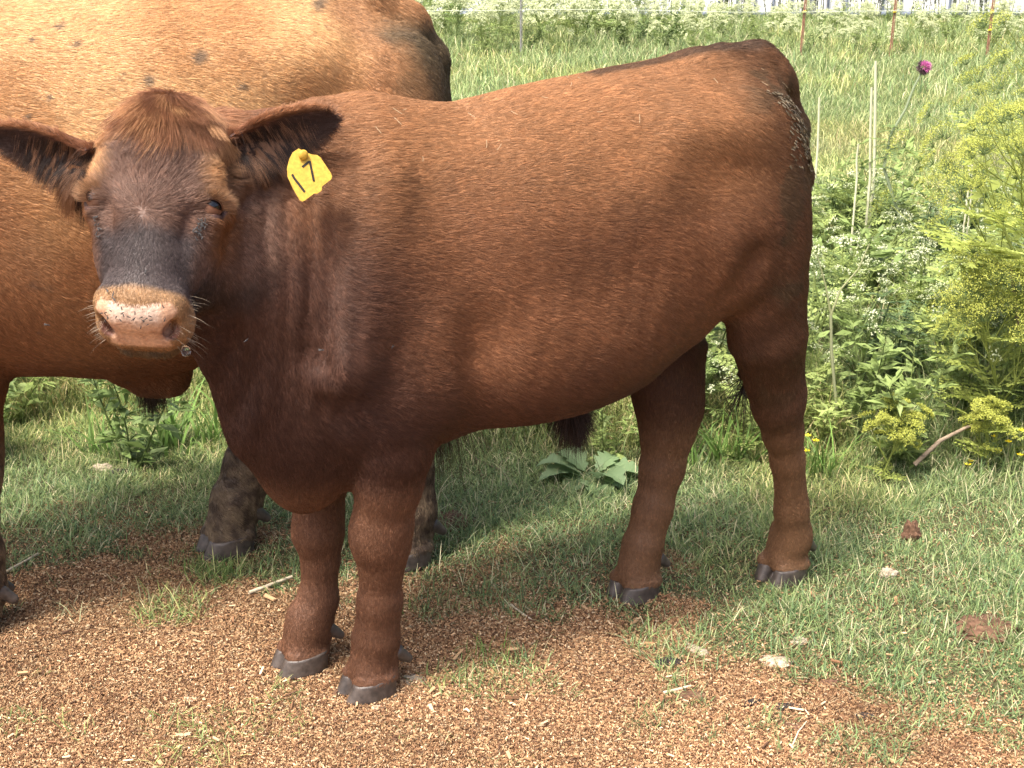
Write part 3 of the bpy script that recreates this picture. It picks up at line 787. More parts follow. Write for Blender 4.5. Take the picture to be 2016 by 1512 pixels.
for sg in (-1, 1):
    c, out, T, U = eye_axes(sg); n = 300; ph = np.radians(R.uniform(-70, 85, n)); th = math.radians(20)*np.cos(ph)**.6 + R.uniform(0, .25, n)
    e = np.cos(ph)[:, None]*np.cos(th)[:, None]*out + np.sin(ph)[:, None]*T + (np.cos(ph)*np.sin(th))[:, None]*U
    p = hw(*(c + .0212*e).T, CH, .93); d = unit((e + .25*out + T*.55 + U*(.15 + .3*R.random((n, 1))) + R.normal(0, .13, (n, 3)))@CH[1])
    Lh = R.uniform(.012, .028, n)[:, None]; Ps.append(np.stack([p, p + d*Lh*.35, p + d*Lh*.7 - CH[1][2]*Lh*.03, p + d*Lh - CH[1][2]*Lh*.10], 1))
Ps = np.concatenate(Ps)
hair_object('eyelashes', Ps, np.full(len(Ps), .00032), coat_color(np.broadcast_to(np.array((.33, .19, .10)), (len(Ps), 3)), R.random(len(Ps))), calf)
# whiskers and chin bristles
n = 100; sg = np.where(R.random(n) < .5, -1, 1); s_ = sg*R.uniform(.052, .074, n); n_ = R.uniform(-.125, -.055, n); l_ = R.uniform(.335, .395, n)
p = FC.snap(hw(s_, n_, l_), .03, 4); g = unit(FC.grad(p))
d = unit(g*.8 + (np.stack([sg*.9, 0*s_ - .15, .25 + 0*s_], -1) + R.normal(0, .15, (n, 3)))@CH[1]); Lh = np.where(R.random(n) < .25, R.uniform(.026, .044, n), R.uniform(.010, .022, n))[:, None]
P = np.stack([p, p + d*Lh*.33, p + d*Lh*.7 - np.array([0, 0, 1])*Lh*.04, p + d*Lh - np.array([0, 0, 1])*Lh*.14], 1)
hair_object('whiskers', P, np.full(n, .00022), coat_color(np.broadcast_to(np.array((.36, .30, .22)), (n, 3)), R.random(n)), calf)
# sheath tuft, tail switch
def hang(name, c0, spread, n, L, col, parent, flow=(0, 0, -1), rad=.0005):
    p = np.asarray(c0) + R.normal(0, 1, (n, 3))*np.asarray(spread); nn = unit(p - np.asarray(c0) + np.array([0, 0, .001]))
    P, h = strands(p, nn, np.broadcast_to(np.asarray(flow, float), p.shape), np.full(n, L), .10, k=7, wav=.22, wscale=18, cell=.012, clump=.9, droop=.25, seed=9)
    P[:, 1:] = P[:, 1:]*.6 + (P[:, [0]] + (P[:, 1:] - P[:, [0]])*np.array((.35, .35, 1)))*.4
    hair_object(name, P, np.full(n, rad), coat_color(np.broadcast_to(np.array(col), p.shape), h, .6), parent)
hang('sheath_tuft', (-.003, 0, .514), (.010, .009, .010), 1400, .085, (.045, .026, .018), calf)
hang('tail_switch', (-.470, -.050, .480), (.004, .004, .012), 130, .13, (.045, .026, .018), calf, (.15, -.05, -1))
# dried mud caked on the rump
def mud_flakes():
    n = 480; u = 1575 - 62*R.random(n)**1.3; v = R.uniform(185, 340, n); u = u - np.interp(v, [185, 260], [12, 0]); P_ = []
    for a, b in zip(u, v):
        if R.random() < .8*(1580 - a)/70: continue
        r = ray(a, b); c = np.array([0, 0, CAM_H]); t = (.13 - (c - CO)@CM[1])/(r@CM[1]); P_.append((c + t*r - CO)@CM.T)
    p = FC.snap(np.array(P_), .05, 5); nn = unit(FC.grad(p)); m = len(p); p = p + nn*.006
    d = unit(calf_flow(p, nn) + R.normal(0, .15, p.shape)); d = unit(d - (d*nn).sum(-1, keepdims=True)*nn); s_ = np.cross(nn, d)
    L = R.uniform(.0025, .0080, m)[:, None]; W_ = R.uniform(.0008, .0026, m)[:, None]
    tp = np.stack([p - d*L - s_*W_*.6, p - d*L*.6 + s_*W_, p + d*L + s_*W_*.5, p + d*L*.7 - s_*W_], 1) + (nn*R.uniform(-.003, .002, (m, 1)) + d*0)[:, None] + R.normal(0, .0008, (m, 4, 1))*nn[:, None]
    V_ = np.concatenate([tp, tp - nn[:, None]*.0012], 1).reshape(-1, 3); o_ = (np.arange(m)*8)[:, None]
    q_ = np.concatenate([o_ + np.array([f]) for f in ((0, 1, 2, 3), (0, 4, 5, 1), (1, 5, 6, 2), (2, 6, 7, 3), (3, 7, 4, 0))])
    c_ = np.repeat(np.array((.115, .090, .055))*np.exp(R.normal(0, .25, m))[:, None], 8, axis=0)
    link('caked_mud', mesh_data('caked_mud', V_, q_, SKIN, smooth=False, cols=c_), calf)
    n = 22; X = R.uniform(-.45, .45, n); Y = R.uniform(.02, .2, n); p = FC.snap(np.stack([X, Y, 1.15 - Y*Y*2 + 0*X], -1), .08, 6); nn = unit(FC.grad(p)); p = p + nn*.009
    d = unit(R.normal(0, 1, p.shape)); d = unit(d - (d*nn).sum(-1, keepdims=True)*nn); L = R.uniform(.003, .010, n)[:, None]
    for a, b, l in zip(p, d, L[:, 0]):
        v2, q2_ = tube_mesh([[a - b*l, a + nn[0]*.001, a + b*l]], [.0005], 4)
        link('straw_bit', mesh_data('straw_bit', v2, q2_, SKIN, cols=np.tile(np.array((.36, .27, .16)), (len(v2), 1))), calf)
mud_flakes()
# hooves
for i in range(4):
    v_, q_ = claws(FC, i); link('hoof', mesh_data('hoof', v_, q_, HOOF), calf)
    for v_, q_ in dewclaws(FC, i): link('dewclaw', mesh_data('dewclaw', v_, q_, HOOF), calf)
# ear tag
TAG_M = flat_mat('yellow_tag_plastic', (.43, .27, .035), rough=.6, spec=.3, noise=.22, nscale=160, bump=.3)
INK_M = flat_mat('black_marker_ink', (.020, .018, .014), rough=.6, spec=.2, noise=.3)
def plate(pix, d, th, name, mat, parent, lift=0.0, z0=None):
    """a thin solid plate whose outline lies in one tilted plane near the ear"""
    f = np.array([wr(u, v, d + (u - 610)*.00022 - (v - 345)*.00010 - lift) for u, v in pix])
    nrm = unit(wr(610, 345, d - 1) - wr(610, 345, d)); b = f - nrm*th
    k = len(f); Vv = np.concatenate([f, b])
    bm = bpy.data.meshes.new(name)
    faces = [list(range(k)), list(range(2*k-1, k-1, -1))] + [[i, i + k, (i+1) % k + k, (i+1) % k] for i in range(k)]
    bm.from_pydata([tuple(x) for x in Vv], [], faces); bm.materials.append(mat); bm.update()
    o = bpy.data.objects.new(name, bm); COL.objects.link(o); o.parent = parent
    return o
tg = plate([(588, 292), (600, 299), (614, 304), (624, 305), (631, 310), (651, 340), (654, 347), (652, 353), (634, 367), (633, 375), (625, 381), (618, 381), (600, 395), (595, 397), (590, 394), (577, 372), (566, 348), (565, 330), (570, 312), (576, 300)], 2.125, .0018, 'ear_tag', TAG_M, calf)
tag(tg, 'yellow plastic ear tag marked 17')
_b = wr(597, 305, 2.120); v_, q_ = uv_sphere(_b, .0085, 16, 10, (1, .55, 1)); link('stud', mesh_data('stud', v_, q_, TAG_M), tg)
def stroke(pts, w):
    pts = np.array(pts, float); t = unit(np.gradient(pts, axis=0)); nrm = np.stack([-t[:, 1], t[:, 0]], -1)
    return [tuple(x) for x in np.concatenate([pts + nrm*w, (pts - nrm*w)[::-1]])]
plate(stroke([(595, 329), (600, 325), (606, 320), (610, 318)], 2.3), 2.125, .0006, 'digit', INK_M, tg, .0008)
plate(stroke([(610, 317), (612, 328), (615, 343), (618, 357)], 2.1), 2.125, .0006, 'digit', INK_M, tg, .0011)
plate(stroke([(575, 343), (580, 352), (588, 362), (600, 378)], 2.3), 2.125, .0006, 'digit', INK_M, tg, .0008)
calf_coat_done = True

# ---- the cow behind
FK = cow_field()
V2, Q2 = FK.mesh((-.78, -.42, .02), (1.62, .42, 1.5), .018, [])
EK = []
for sg in (-1, 1):
    rt = hw(sg*.105, -.10, .075, KH, 1.12)
    eV, eQ, eM = ear_mesh(rt, np.array((-.15, sg*.95, .12)), None, np.array((.85, sg*.2, -.25)), .19, .048, h=.006)
    EK.append((rt, eM, .19, .048, eV, eQ))
a2, q2 = V2, Q2
for e in EK: q2 = np.concatenate([q2, e[5] + len(a2)]); a2 = np.concatenate([a2, e[4]])
def cow_color(p):
    x, y, z = p[..., 0], p[..., 1], p[..., 2]
    nz = fbm(p, 4, 12); n2 = fbm(p, 11, 15)
    c = lerp(np.broadcast_to(np.array((.44, .235, .098)), p.shape), np.array((.58, .36, .17)), sstep(.35, .65, nz))
    c = lerp(c, np.array((.24, .095, .038)), sstep(1.0, .80, z + .12*(nz-.5))*.75)  # lower flank and belly darkened, shade painted into the coat colour
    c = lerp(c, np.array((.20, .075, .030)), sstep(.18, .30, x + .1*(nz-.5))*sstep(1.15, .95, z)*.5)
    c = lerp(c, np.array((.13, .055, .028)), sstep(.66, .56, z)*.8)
    c = lerp(c, np.array((.24, .105, .045)), sstep(-.36, -.46, x + .1*(n2-.5))*.7)
    c = lerp(c, np.array((.060, .055, .032)), sstep(-.50, -.60, x + .16*(n2-.5) - .35*(z-1.1))*sstep(1.28, 1.22, z)*.85)       # dung stains on the rump
    sp = sstep(.74, .80, fbm(p, 40, 19, 3))*sstep(.5, .65, nz)*.7; c = lerp(c, np.array((.10, .065, .045)), sp*.8)
    for (u, v, r_) in [(412, 125, .013), (300, 165, .010), (500, 185, .006), (120, 60, .007), (150, 95, .006), (60, 82, .005), (90, 190, .004), (45, 225, .004), (720, 25, .012)]:
        c_ = at_y(u, v, 2.52); l_ = (c_ - KO)@KM.T
        dd = np.hypot(x - l_[0] + .5*(z - l_[2]), (z - l_[2]))*(1 + 1.6*(fbm(p, 60, 3) - .5)); c = lerp(c, np.array((.11, .09, .07)), sstep(r_*1.5, r_*.5, dd)*.75*(y > 0))
    mud = sstep(.50, .38, z); c = lerp(c, lerp(np.broadcast_to(np.array((.22, .165, .105)), p.shape), np.array((.075, .055, .040)), sstep(.35, .65, fbm(p, 60, 4))), mud*.9)
    q = headc(p, KH, 1.12); c = lerp(c, np.array((.22, .10, .05)), sstep(.34, .26, np.linalg.norm(q - np.array([0, -.10, .19]), axis=-1))*.7)
    return c
def cow_flow(p, n_):
    x, y, z = p[..., 0], p[..., 1], p[..., 2]
    d = np.zeros_like(p); d[..., 0] = -1; d[..., 2] = -.35 - .9*sstep(-.2, -.5, x) - .5*sstep(1.0, .7, z)
    d = lerp(d, np.array((-.05, 0, -1.0)), sstep(.66, .54, z)*np.maximum(sstep(.30, .36, x), sstep(-.14, -.22, x)))
    return d
cow = place('cow', COW_LOC, KM)
tag(cow, 'large orange brown cow with dung stained rump, standing behind the calf', 'cow')
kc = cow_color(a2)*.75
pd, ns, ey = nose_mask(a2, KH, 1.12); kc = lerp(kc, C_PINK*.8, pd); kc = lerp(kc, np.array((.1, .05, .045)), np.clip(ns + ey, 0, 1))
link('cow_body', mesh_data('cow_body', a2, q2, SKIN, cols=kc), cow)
add_eyes(cow, KH, 1.12)
def cow_w(c):
    a, b, e = nose_mask(c, KH, 1.12)
    return (1 - np.clip(a + b + e, 0, 1))*np.where(c[..., 2] < .05, 0, 1)*np.where(c[..., 0] > .62, .25, 1)
n = HAIRS['cow']
p, nn = sample(V2, Q2, n, seen_weight(KO, KM, cow_w))
L = .015*np.interp(p[:, 2], [0, .1, .5, .7], [.9, .9, .9, 1.0])
P, h = strands(p, nn, cow_flow(p, nn), L, .22, wav=.22, wscale=30, cell=.007, clump=.2)
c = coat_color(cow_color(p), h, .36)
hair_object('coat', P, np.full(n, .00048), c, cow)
grow_ears(EK, cow, 1.0, .4)
hang('sheath_tuft', (.02, .01, .455), (.012, .012, .006), 400, .05, (.04, .03, .02), cow)
hang('tail_switch', (-.66, -.02, .47), (.018, .015, .03), 1200, .30, (.07, .035, .02), cow)
for i in range(4):
    v_, q_ = claws(FK, i, .006); link('hoof', mesh_data('hoof', v_, q_, HOOF), cow)
    for v_, q_ in dewclaws(FK, i): link('dewclaw', mesh_data('dewclaw', v_, q_, HOOF), cow)
# ------------------------------------------------------------------ ground
def mulch_edge(x, y=None):
    b = np.interp(x, [-4, -1.2, -.9, -.5, -.1, .2, .4, .55, .75, .95, 1.5, 4], [2.95, 2.86, 2.80, 2.72, 2.67, 2.58, 2.47, 2.37, 2.27, 2.13, 1.9, 1.3])
    return b
def mulch_amt(x, y):
    p = np.stack([x, y, 0*x], -1)
    w = .42*(fbm(p, 3.2, 31) - .5) + .34*(fbm(p, 11, 32) - .5)
    m = sstep(.09, -.09, y - mulch_edge(x) + w)
    left = sstep(.0, -.5, x)*sstep(3.15, 2.9, y)*sstep(.50, .60, fbm(p, 4, 34))          # brown patches among the turf on the left
    mid = sstep(3.1, 2.9, y)*sstep(.60, .70, fbm(p, 5, 36))*.6
    return np.clip(m + left + mid, 0, 1)
def ground_z(x, y):
    p = np.stack([x, y, 0*x], -1)
    near = sstep(6, 4, y)
    return (.012*(fbm(p, 2.5, 40) - .5) + .006*(fbm(p, 12, 41) - .5))*near + .02*(fbm(p, .5, 42) - .5)*(1 - near)
def grid_sheet(xs, ys):
    X, Y = np.meshgrid(xs, ys); x = X.ravel(); y = Y.ravel()
    V = np.stack([x, y, ground_z(x, y)], -1); nx = len(xs)
    i, j = np.meshgrid(np.arange(nx-1), np.arange(len(ys)-1)); a = (j*nx + i).ravel()
    return V, np.stack([a, a+1, a+nx+1, a+nx], 1)
xs = np.unique(np.concatenate([np.linspace(-60, -3, 30), np.linspace(-3, 3.5, 330), np.linspace(3.5, 60, 30)]))
ys = np.unique(np.concatenate([np.linspace(-8, 1.5, 12), np.linspace(1.5, 4.5, 190), np.linspace(4.5, 14, 60), np.linspace(14, 90, 40)]))
gv, gq = grid_sheet(xs, ys)
ma = mulch_amt(gv[:, 0], gv[:, 1])
soil = lerp(np.broadcast_to(np.array((.085, .085, .040)), gv.shape), np.array((.22, .125, .066)), ma)
soil = lerp(soil, np.array((.14, .092, .052)), sstep(.9, .1, gv[:, 1] - mulch_edge(gv[:, 0]))*sstep(.42, .62, fbm(gv, 7, 44))*(1 - ma)*.75)
soil = lerp(soil, np.array((.13, .155, .055)), sstep(3.3, 6, gv[:, 1]))
GM, nt, b = new_mat('earth')
at = nt.nodes.new('ShaderNodeAttribute'); at.attribute_name = 'Col'
tc = nt.nodes.new('ShaderNodeTexCoord')
n1 = nt.nodes.new('ShaderNodeTexNoise'); n1.inputs['Scale'].default_value = 55; n1.inputs['Detail'].default_value = 8; n1.inputs['Roughness'].default_value = .7
v1 = nt.nodes.new('ShaderNodeTexVoronoi'); v1.inputs['Scale'].default_value = 130
nt.links.new(tc.outputs['Object'], n1.inputs['Vector']); nt.links.new(tc.outputs['Object'], v1.inputs['Vector'])
mr = nt.nodes.new('ShaderNodeMapRange'); mr.inputs[1].default_value = .3; mr.inputs[2].default_value = .7; mr.inputs[3].default_value = .45; mr.inputs[4].default_value = 1.5
nt.links.new(n1.outputs[0], mr.inputs[0])
sc_ = nt.nodes.new('ShaderNodeVectorMath'); sc_.operation = 'SCALE'
nt.links.new(at.outputs['Color'], sc_.inputs[0]); nt.links.new(mr.outputs[0], sc_.inputs['Scale']); nt.links.new(sc_.outputs[0], b.inputs['Base Color'])
mx = nt.nodes.new('ShaderNodeMath'); mx.operation = 'ADD'; nt.links.new(n1.outputs[0], mx.inputs[0]); nt.links.new(v1.outputs[0], mx.inputs[1])
bp = nt.nodes.new('ShaderNodeBump'); bp.inputs['Strength'].default_value = .8; bp.inputs['Distance'].default_value = .008
nt.links.new(mx.outputs[0], bp.inputs['Height']); nt.links.new(bp.outputs[0], b.inputs['Normal'])
b.inputs['Roughness'].default_value = .95; b.inputs['Specular IOR Level'].default_value = .1
tag(link('ground', mesh_data('ground', gv, gq, GM, cols=soil)), kind='structure')

# ------------------------------------------------------------------ wood chip litter
CHIP = attr_mat('wood_chip', rough=.85, spec=.12)
LEAF = attr_mat('green_leaf', rough=.55, spec=.30, trans=.35)
DRY = attr_mat('dry_plant', rough=.8, spec=.15, trans=.15)
def quads_mesh(c, u, v, nrm, cols, bend=None):
    """one small four sided flake per row: centre, half axes"""
    n = len(c)
    P = np.stack([c - u - v, c + u - v, c + u + v, c - u + v], 1)
    if bend is not None: P[:, 0] += nrm*bend; P[:, 2] += nrm*bend
    return P.reshape(-1, 3), np.arange(n*4).reshape(n, 4), np.repeat(cols, 4, axis=0)
def rand_frame(n, tilt, rng=R):
    a = rng.random(n)*2*np.pi; t = rng.normal(0, tilt, (n, 2))
    nrm = unit(np.stack([t[:, 0], t[:, 1], np.ones(n)], -1))
    u = unit(np.stack([np.cos(a), np.sin(a), 0*a], -1)); u = unit(u - (u*nrm).sum(-1, keepdims=True)*nrm)
    return u, np.cross(nrm, u), nrm
def chips(n, x0, x1, y0, y1, smin, smax, lift, keep=None, thick=.0012):
    x = R.uniform(x0, x1, n); y = R.uniform(y0, y1, n); m = mulch_amt(x, y)
    k = R.random(n) < (m*.94 + .06 + .10*sstep(.4, .05, y - mulch_edge(x)) if keep is None else keep(x, y, m)); x, y = x[k], y[k]; n = len(x)
    u, v, nr = rand_frame(n, .30)
    L = smin + (smax - smin)*R.random(n)**2.5; W_ = L*R.uniform(.10, .34, n)
    z = ground_z(x, y) + lift*R.random(n) + .001
    c = np.stack([x, y, z], -1)
    pal = np.array([(.40, .26, .140), (.30, .175, .090), (.20, .108, .058), (.10, .056, .034), (.52, .39, .24), (.26, .148, .078)])
    pi = R.choice(len(pal), n, p=[.24, .22, .18, .14, .12, .10])
    col = pal[pi]*np.exp(R.normal(0, .18, n))[:, None]*(.55 + .9*fbm(c, 3.5, 60, 4))[:, None]
    u, v = u*(L/2)[:, None], v*(W_/2)[:, None]
    # a flake is a thin wedge: top face and two side faces
    a = c - u - v; b_ = c + u - v*.7; d = c + u*.8 + v; e = c - u*.9 + v*.8; t = nr*thick*2
    V = np.concatenate([np.stack([a, b_, d, e], 1) + t[:, None], np.stack([a, b_, d, e], 1)], 1).reshape(-1, 3)
    o = (np.arange(n)*8)[:, None]
    Qs = np.concatenate([o + np.array([[0, 1, 2, 3]]), o + np.array([[0, 4, 5, 1]]), o + np.array([[1, 5, 6, 2]]), o + np.array([[2, 6, 7, 3]]), o + np.array([[3, 7, 4, 0]])])
    return V, Qs, np.repeat(col, 8, axis=0)
def merge(parts):
    Vs, Qs, Cs, o = [], [], [], 0
    for V, Q_, C_ in parts: Vs.append(V); Qs.append(Q_ + o); Cs.append(C_); o += len(V)
    return np.concatenate(Vs), np.concatenate(Qs), np.concatenate(Cs)
cv = merge([chips(int(480000*DENS), -1.6, 1.4, 1.8, 3.2, .0022, .0085, .006), chips(int(7000*DENS), -1.6, 1.4, 1.8, 3.0, .007, .018, .009), chips(int(220*DENS), -1.6, 1.4, 1.8, 3.0, .02, .032, .012, thick=.0018)])
tag(link('wood_chips', mesh_data('wood_chips', cv[0], cv[1], CHIP, smooth=False, cols=cv[2])), 'tan and brown wood chip litter covering the ground in front of the cattle', 'wood chips', kind='stuff')

# ------------------------------------------------------------------ grass
def blades(x, y, L, W_, col, lean=.5, segs=3, z0=None, hd=None, curl=.9, rng=R):
    n = len(x); z = ground_z(x, y) if z0 is None else z0
    a = rng.random(n)*2*np.pi if hd is None else hd
    d = np.stack([np.cos(a), np.sin(a), 0*a], -1); s = np.stack([-np.sin(a), np.cos(a), 0*a], -1)
    tw = rng.normal(0, .5, n)[:, None]; s = unit(s + d*tw)
    le = np.abs(rng.normal(lean, lean*.45, n)); cu = curl*rng.random(n)
    P = []
    base = np.stack([x, y, z - .004], -1); ang = np.pi/2 - le*.8; pos = base
    seg = (L/segs)[:, None]
    for i in range(segs + 1):
        w = W_*(1, .95, .72, .40, .2)[i] if i < segs else W_*0
        if i < segs: P += [pos - s*w[:, None]/2, pos + s*w[:, None]/2]
        else: P += [pos]
        pos = pos + (d*np.cos(ang)[:, None] + np.array([0, 0, 1])*np.sin(ang)[:, None])*seg
        ang = ang - cu*(.35 + .25*i)
    V = np.stack(P, 1); k = V.shape[1]; o = (np.arange(n)*k)[:, None]
    qs = np.concatenate([o + np.array([[2*i, 2*i+1, 2*i+3, 2*i+2]]) for i in range(segs-1)])
    ts = o + np.array([[k-3, k-2, k-1]])
    c = np.repeat(col, k, axis=0).reshape(n, k, 3)
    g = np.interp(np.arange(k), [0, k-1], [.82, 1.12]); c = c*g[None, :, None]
    return V.reshape(-1, 3), qs, ts, c.reshape(-1, 3)
def grass_object(name, parts, mat, label, cat, **kw):
    Vs, Qs, Ts, Cs, o = [], [], [], [], 0
    for V, q, t, c in parts: Vs.append(V); Qs.append(q + o); Ts.append(t + o); Cs.append(c); o += len(V)
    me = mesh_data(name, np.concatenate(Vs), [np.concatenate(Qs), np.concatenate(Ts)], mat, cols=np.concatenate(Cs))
    return tag(link(name, me), label, cat, **kw)
G_PAL = np.array([(.165, .245, .092), (.245, .315, .12), (.11, .165, .068), (.36, .40, .19), (.53, .49, .30), (.135, .22, .100)])
def gcol(n, p, x=None, y=None):
    c = G_PAL[R.choice(6, n, p=p)]*np.exp(R.normal(0, .16, n))[:, None]
    if x is not None:
        q = np.stack([x, y, 0*x], -1); c = c*(.72 + .56*fbm(q, 2.2, 50))[:, None]
        c = lerp(c, c*np.array((1.5, 1.25, 1.0)), sstep(.5, .7, fbm(q, 1.3, 52))*.6)
        br = sstep(.52, .66, fbm(q*np.array((1, .6, 1)), 1.1, 54))*sstep(5.8, 6.6, y)*sstep(10.5, 8.5, y); c = lerp(c, np.array((.34, .25, .14)), br*.35)
    return c
def wedge(n, y0, y1, xm=1.30):
    """points over the part of the field the camera sees, uniform per area"""
    y = np.sqrt(R.uniform(y0**2, y1**2, n)); x = R.uniform(-1, 1, n)*(.41*y + .12)*xm
    return x, y
def feet_free(x, y, r=.036):
    k = np.ones(len(x), bool)
    for O, M, F in ((CO, CM, FC), (KO, KM, FK)):
        for (X, Y, an, s) in F.feet:
            c = O + X*M[0] + Y*M[1]; k &= np.hypot(x - c[0] - .03*M[0][0], y - c[1] - .03*M[0][1]) > r*s
    return k
def turf(n, y0, y1, Lr, Wr, lean, amt=None, pal=(.26, .26, .16, .17, .09, .06)):
    x, y = wedge(n, y0, y1); m = mulch_amt(x, y); p = np.stack([x, y, 0*x], -1)
    cover = (1 - m)*np.interp(fbm(p, 6, 55), [.3, .5, .7], [.35, .8, 1.0])*np.interp(y - mulch_edge(x), [-.1, .0, .25, .6], [.36, .60, .95, 1.0])
    tuft = m*(fbm(p, 6.5, 58) > .60)*.5*(y > 2.0)*np.interp(y - mulch_edge(x), [-.5, -.1], [.25, 1])
    k = (R.random(n) < cover + tuft) & feet_free(x, y); x, y = x[k], y[k]; n = len(x)
    tall = np.interp(fbm(np.stack([x, y, 0*x], -1), 7, 57), [.3, .7], [.65, 1.4])
    L = R.uniform(*Lr, n)*tall
    return blades(x, y, L, R.uniform(*Wr, n), gcol(n, list(pal), x, y), lean)
D = DENS
grass_object('short_grass', [turf(int(430000*D), 2.02, 3.9, (.014, .044), (.0014, .0030), 1.15, pal=(.30, .26, .16, .08, .05, .15)), turf(int(26000*D), 2.4, 4.0, (.03, .075), (.0012, .0026), .9, pal=(.15, .2, .05, .25, .30, .05))],
             LEAF, 'short matted green and straw coloured pasture grass around the hooves', 'grass', kind='stuff')
def tall_amt(x, y):
    """height of the growth: low turf up to about 3.4 m, then weeds, then open field, then the flowering stand"""
    p = np.stack([x, y, 0*x], -1); e = 3.40 - .08*sstep(.5, .9, x) + .22*(fbm(p, 2.5, 70) - .5)*2 + .25*sstep(-.3, -.9, x)
    h = sstep(e - .05, e + .35, y)
    return h*np.interp(y, [3.4, 4.2, 5.4, 6.5, 9, 14], [.9, 1.0, .85, .50, .42, .5])*(.65 + .7*fbm(p, 1.6, 71))
def rough_grass(n, y0, y1, Ls, Wr, lean, pal):
    x, y = wedge(n, y0, y1); h = tall_amt(x, y); k = R.random(n) < np.clip(h*1.3, .02, 1); x, y, h = x[k], y[k], h[k]; n = len(x)
    L = np.maximum(Ls*h*R.uniform(.45, 1.25, n), .04)
    return blades(x, y, L, R.uniform(*Wr, n), gcol(n, list(pal), x, y), lean, 4)
grass_object('tall_grass', [rough_grass(int(72000*D), 3.25, 4.6, .27, (.0018, .0050), .55, (.22, .28, .12, .20, .14, .04)),
                            rough_grass(int(90000*D), 4.4, 7.5, .24, (.0025, .006), .65, (.20, .28, .08, .26, .14, .04))],
             LEAF, 'knee high rank grass with straw stems growing behind the cattle', 'tall grass', kind='stuff')
grass_object('field_grass', [rough_grass(int(160000*D), 7.2, 11.5, .27, (.003, .0075), .75, (.22, .34, .06, .28, .06, .04)),
                             rough_grass(int(125000*D), 11.2, 22, .36, (.006, .012), .6, (.22, .34, .06, .28, .06, .04))],
             LEAF, 'light green open pasture grass further back in the field', 'field grass', kind='stuff')

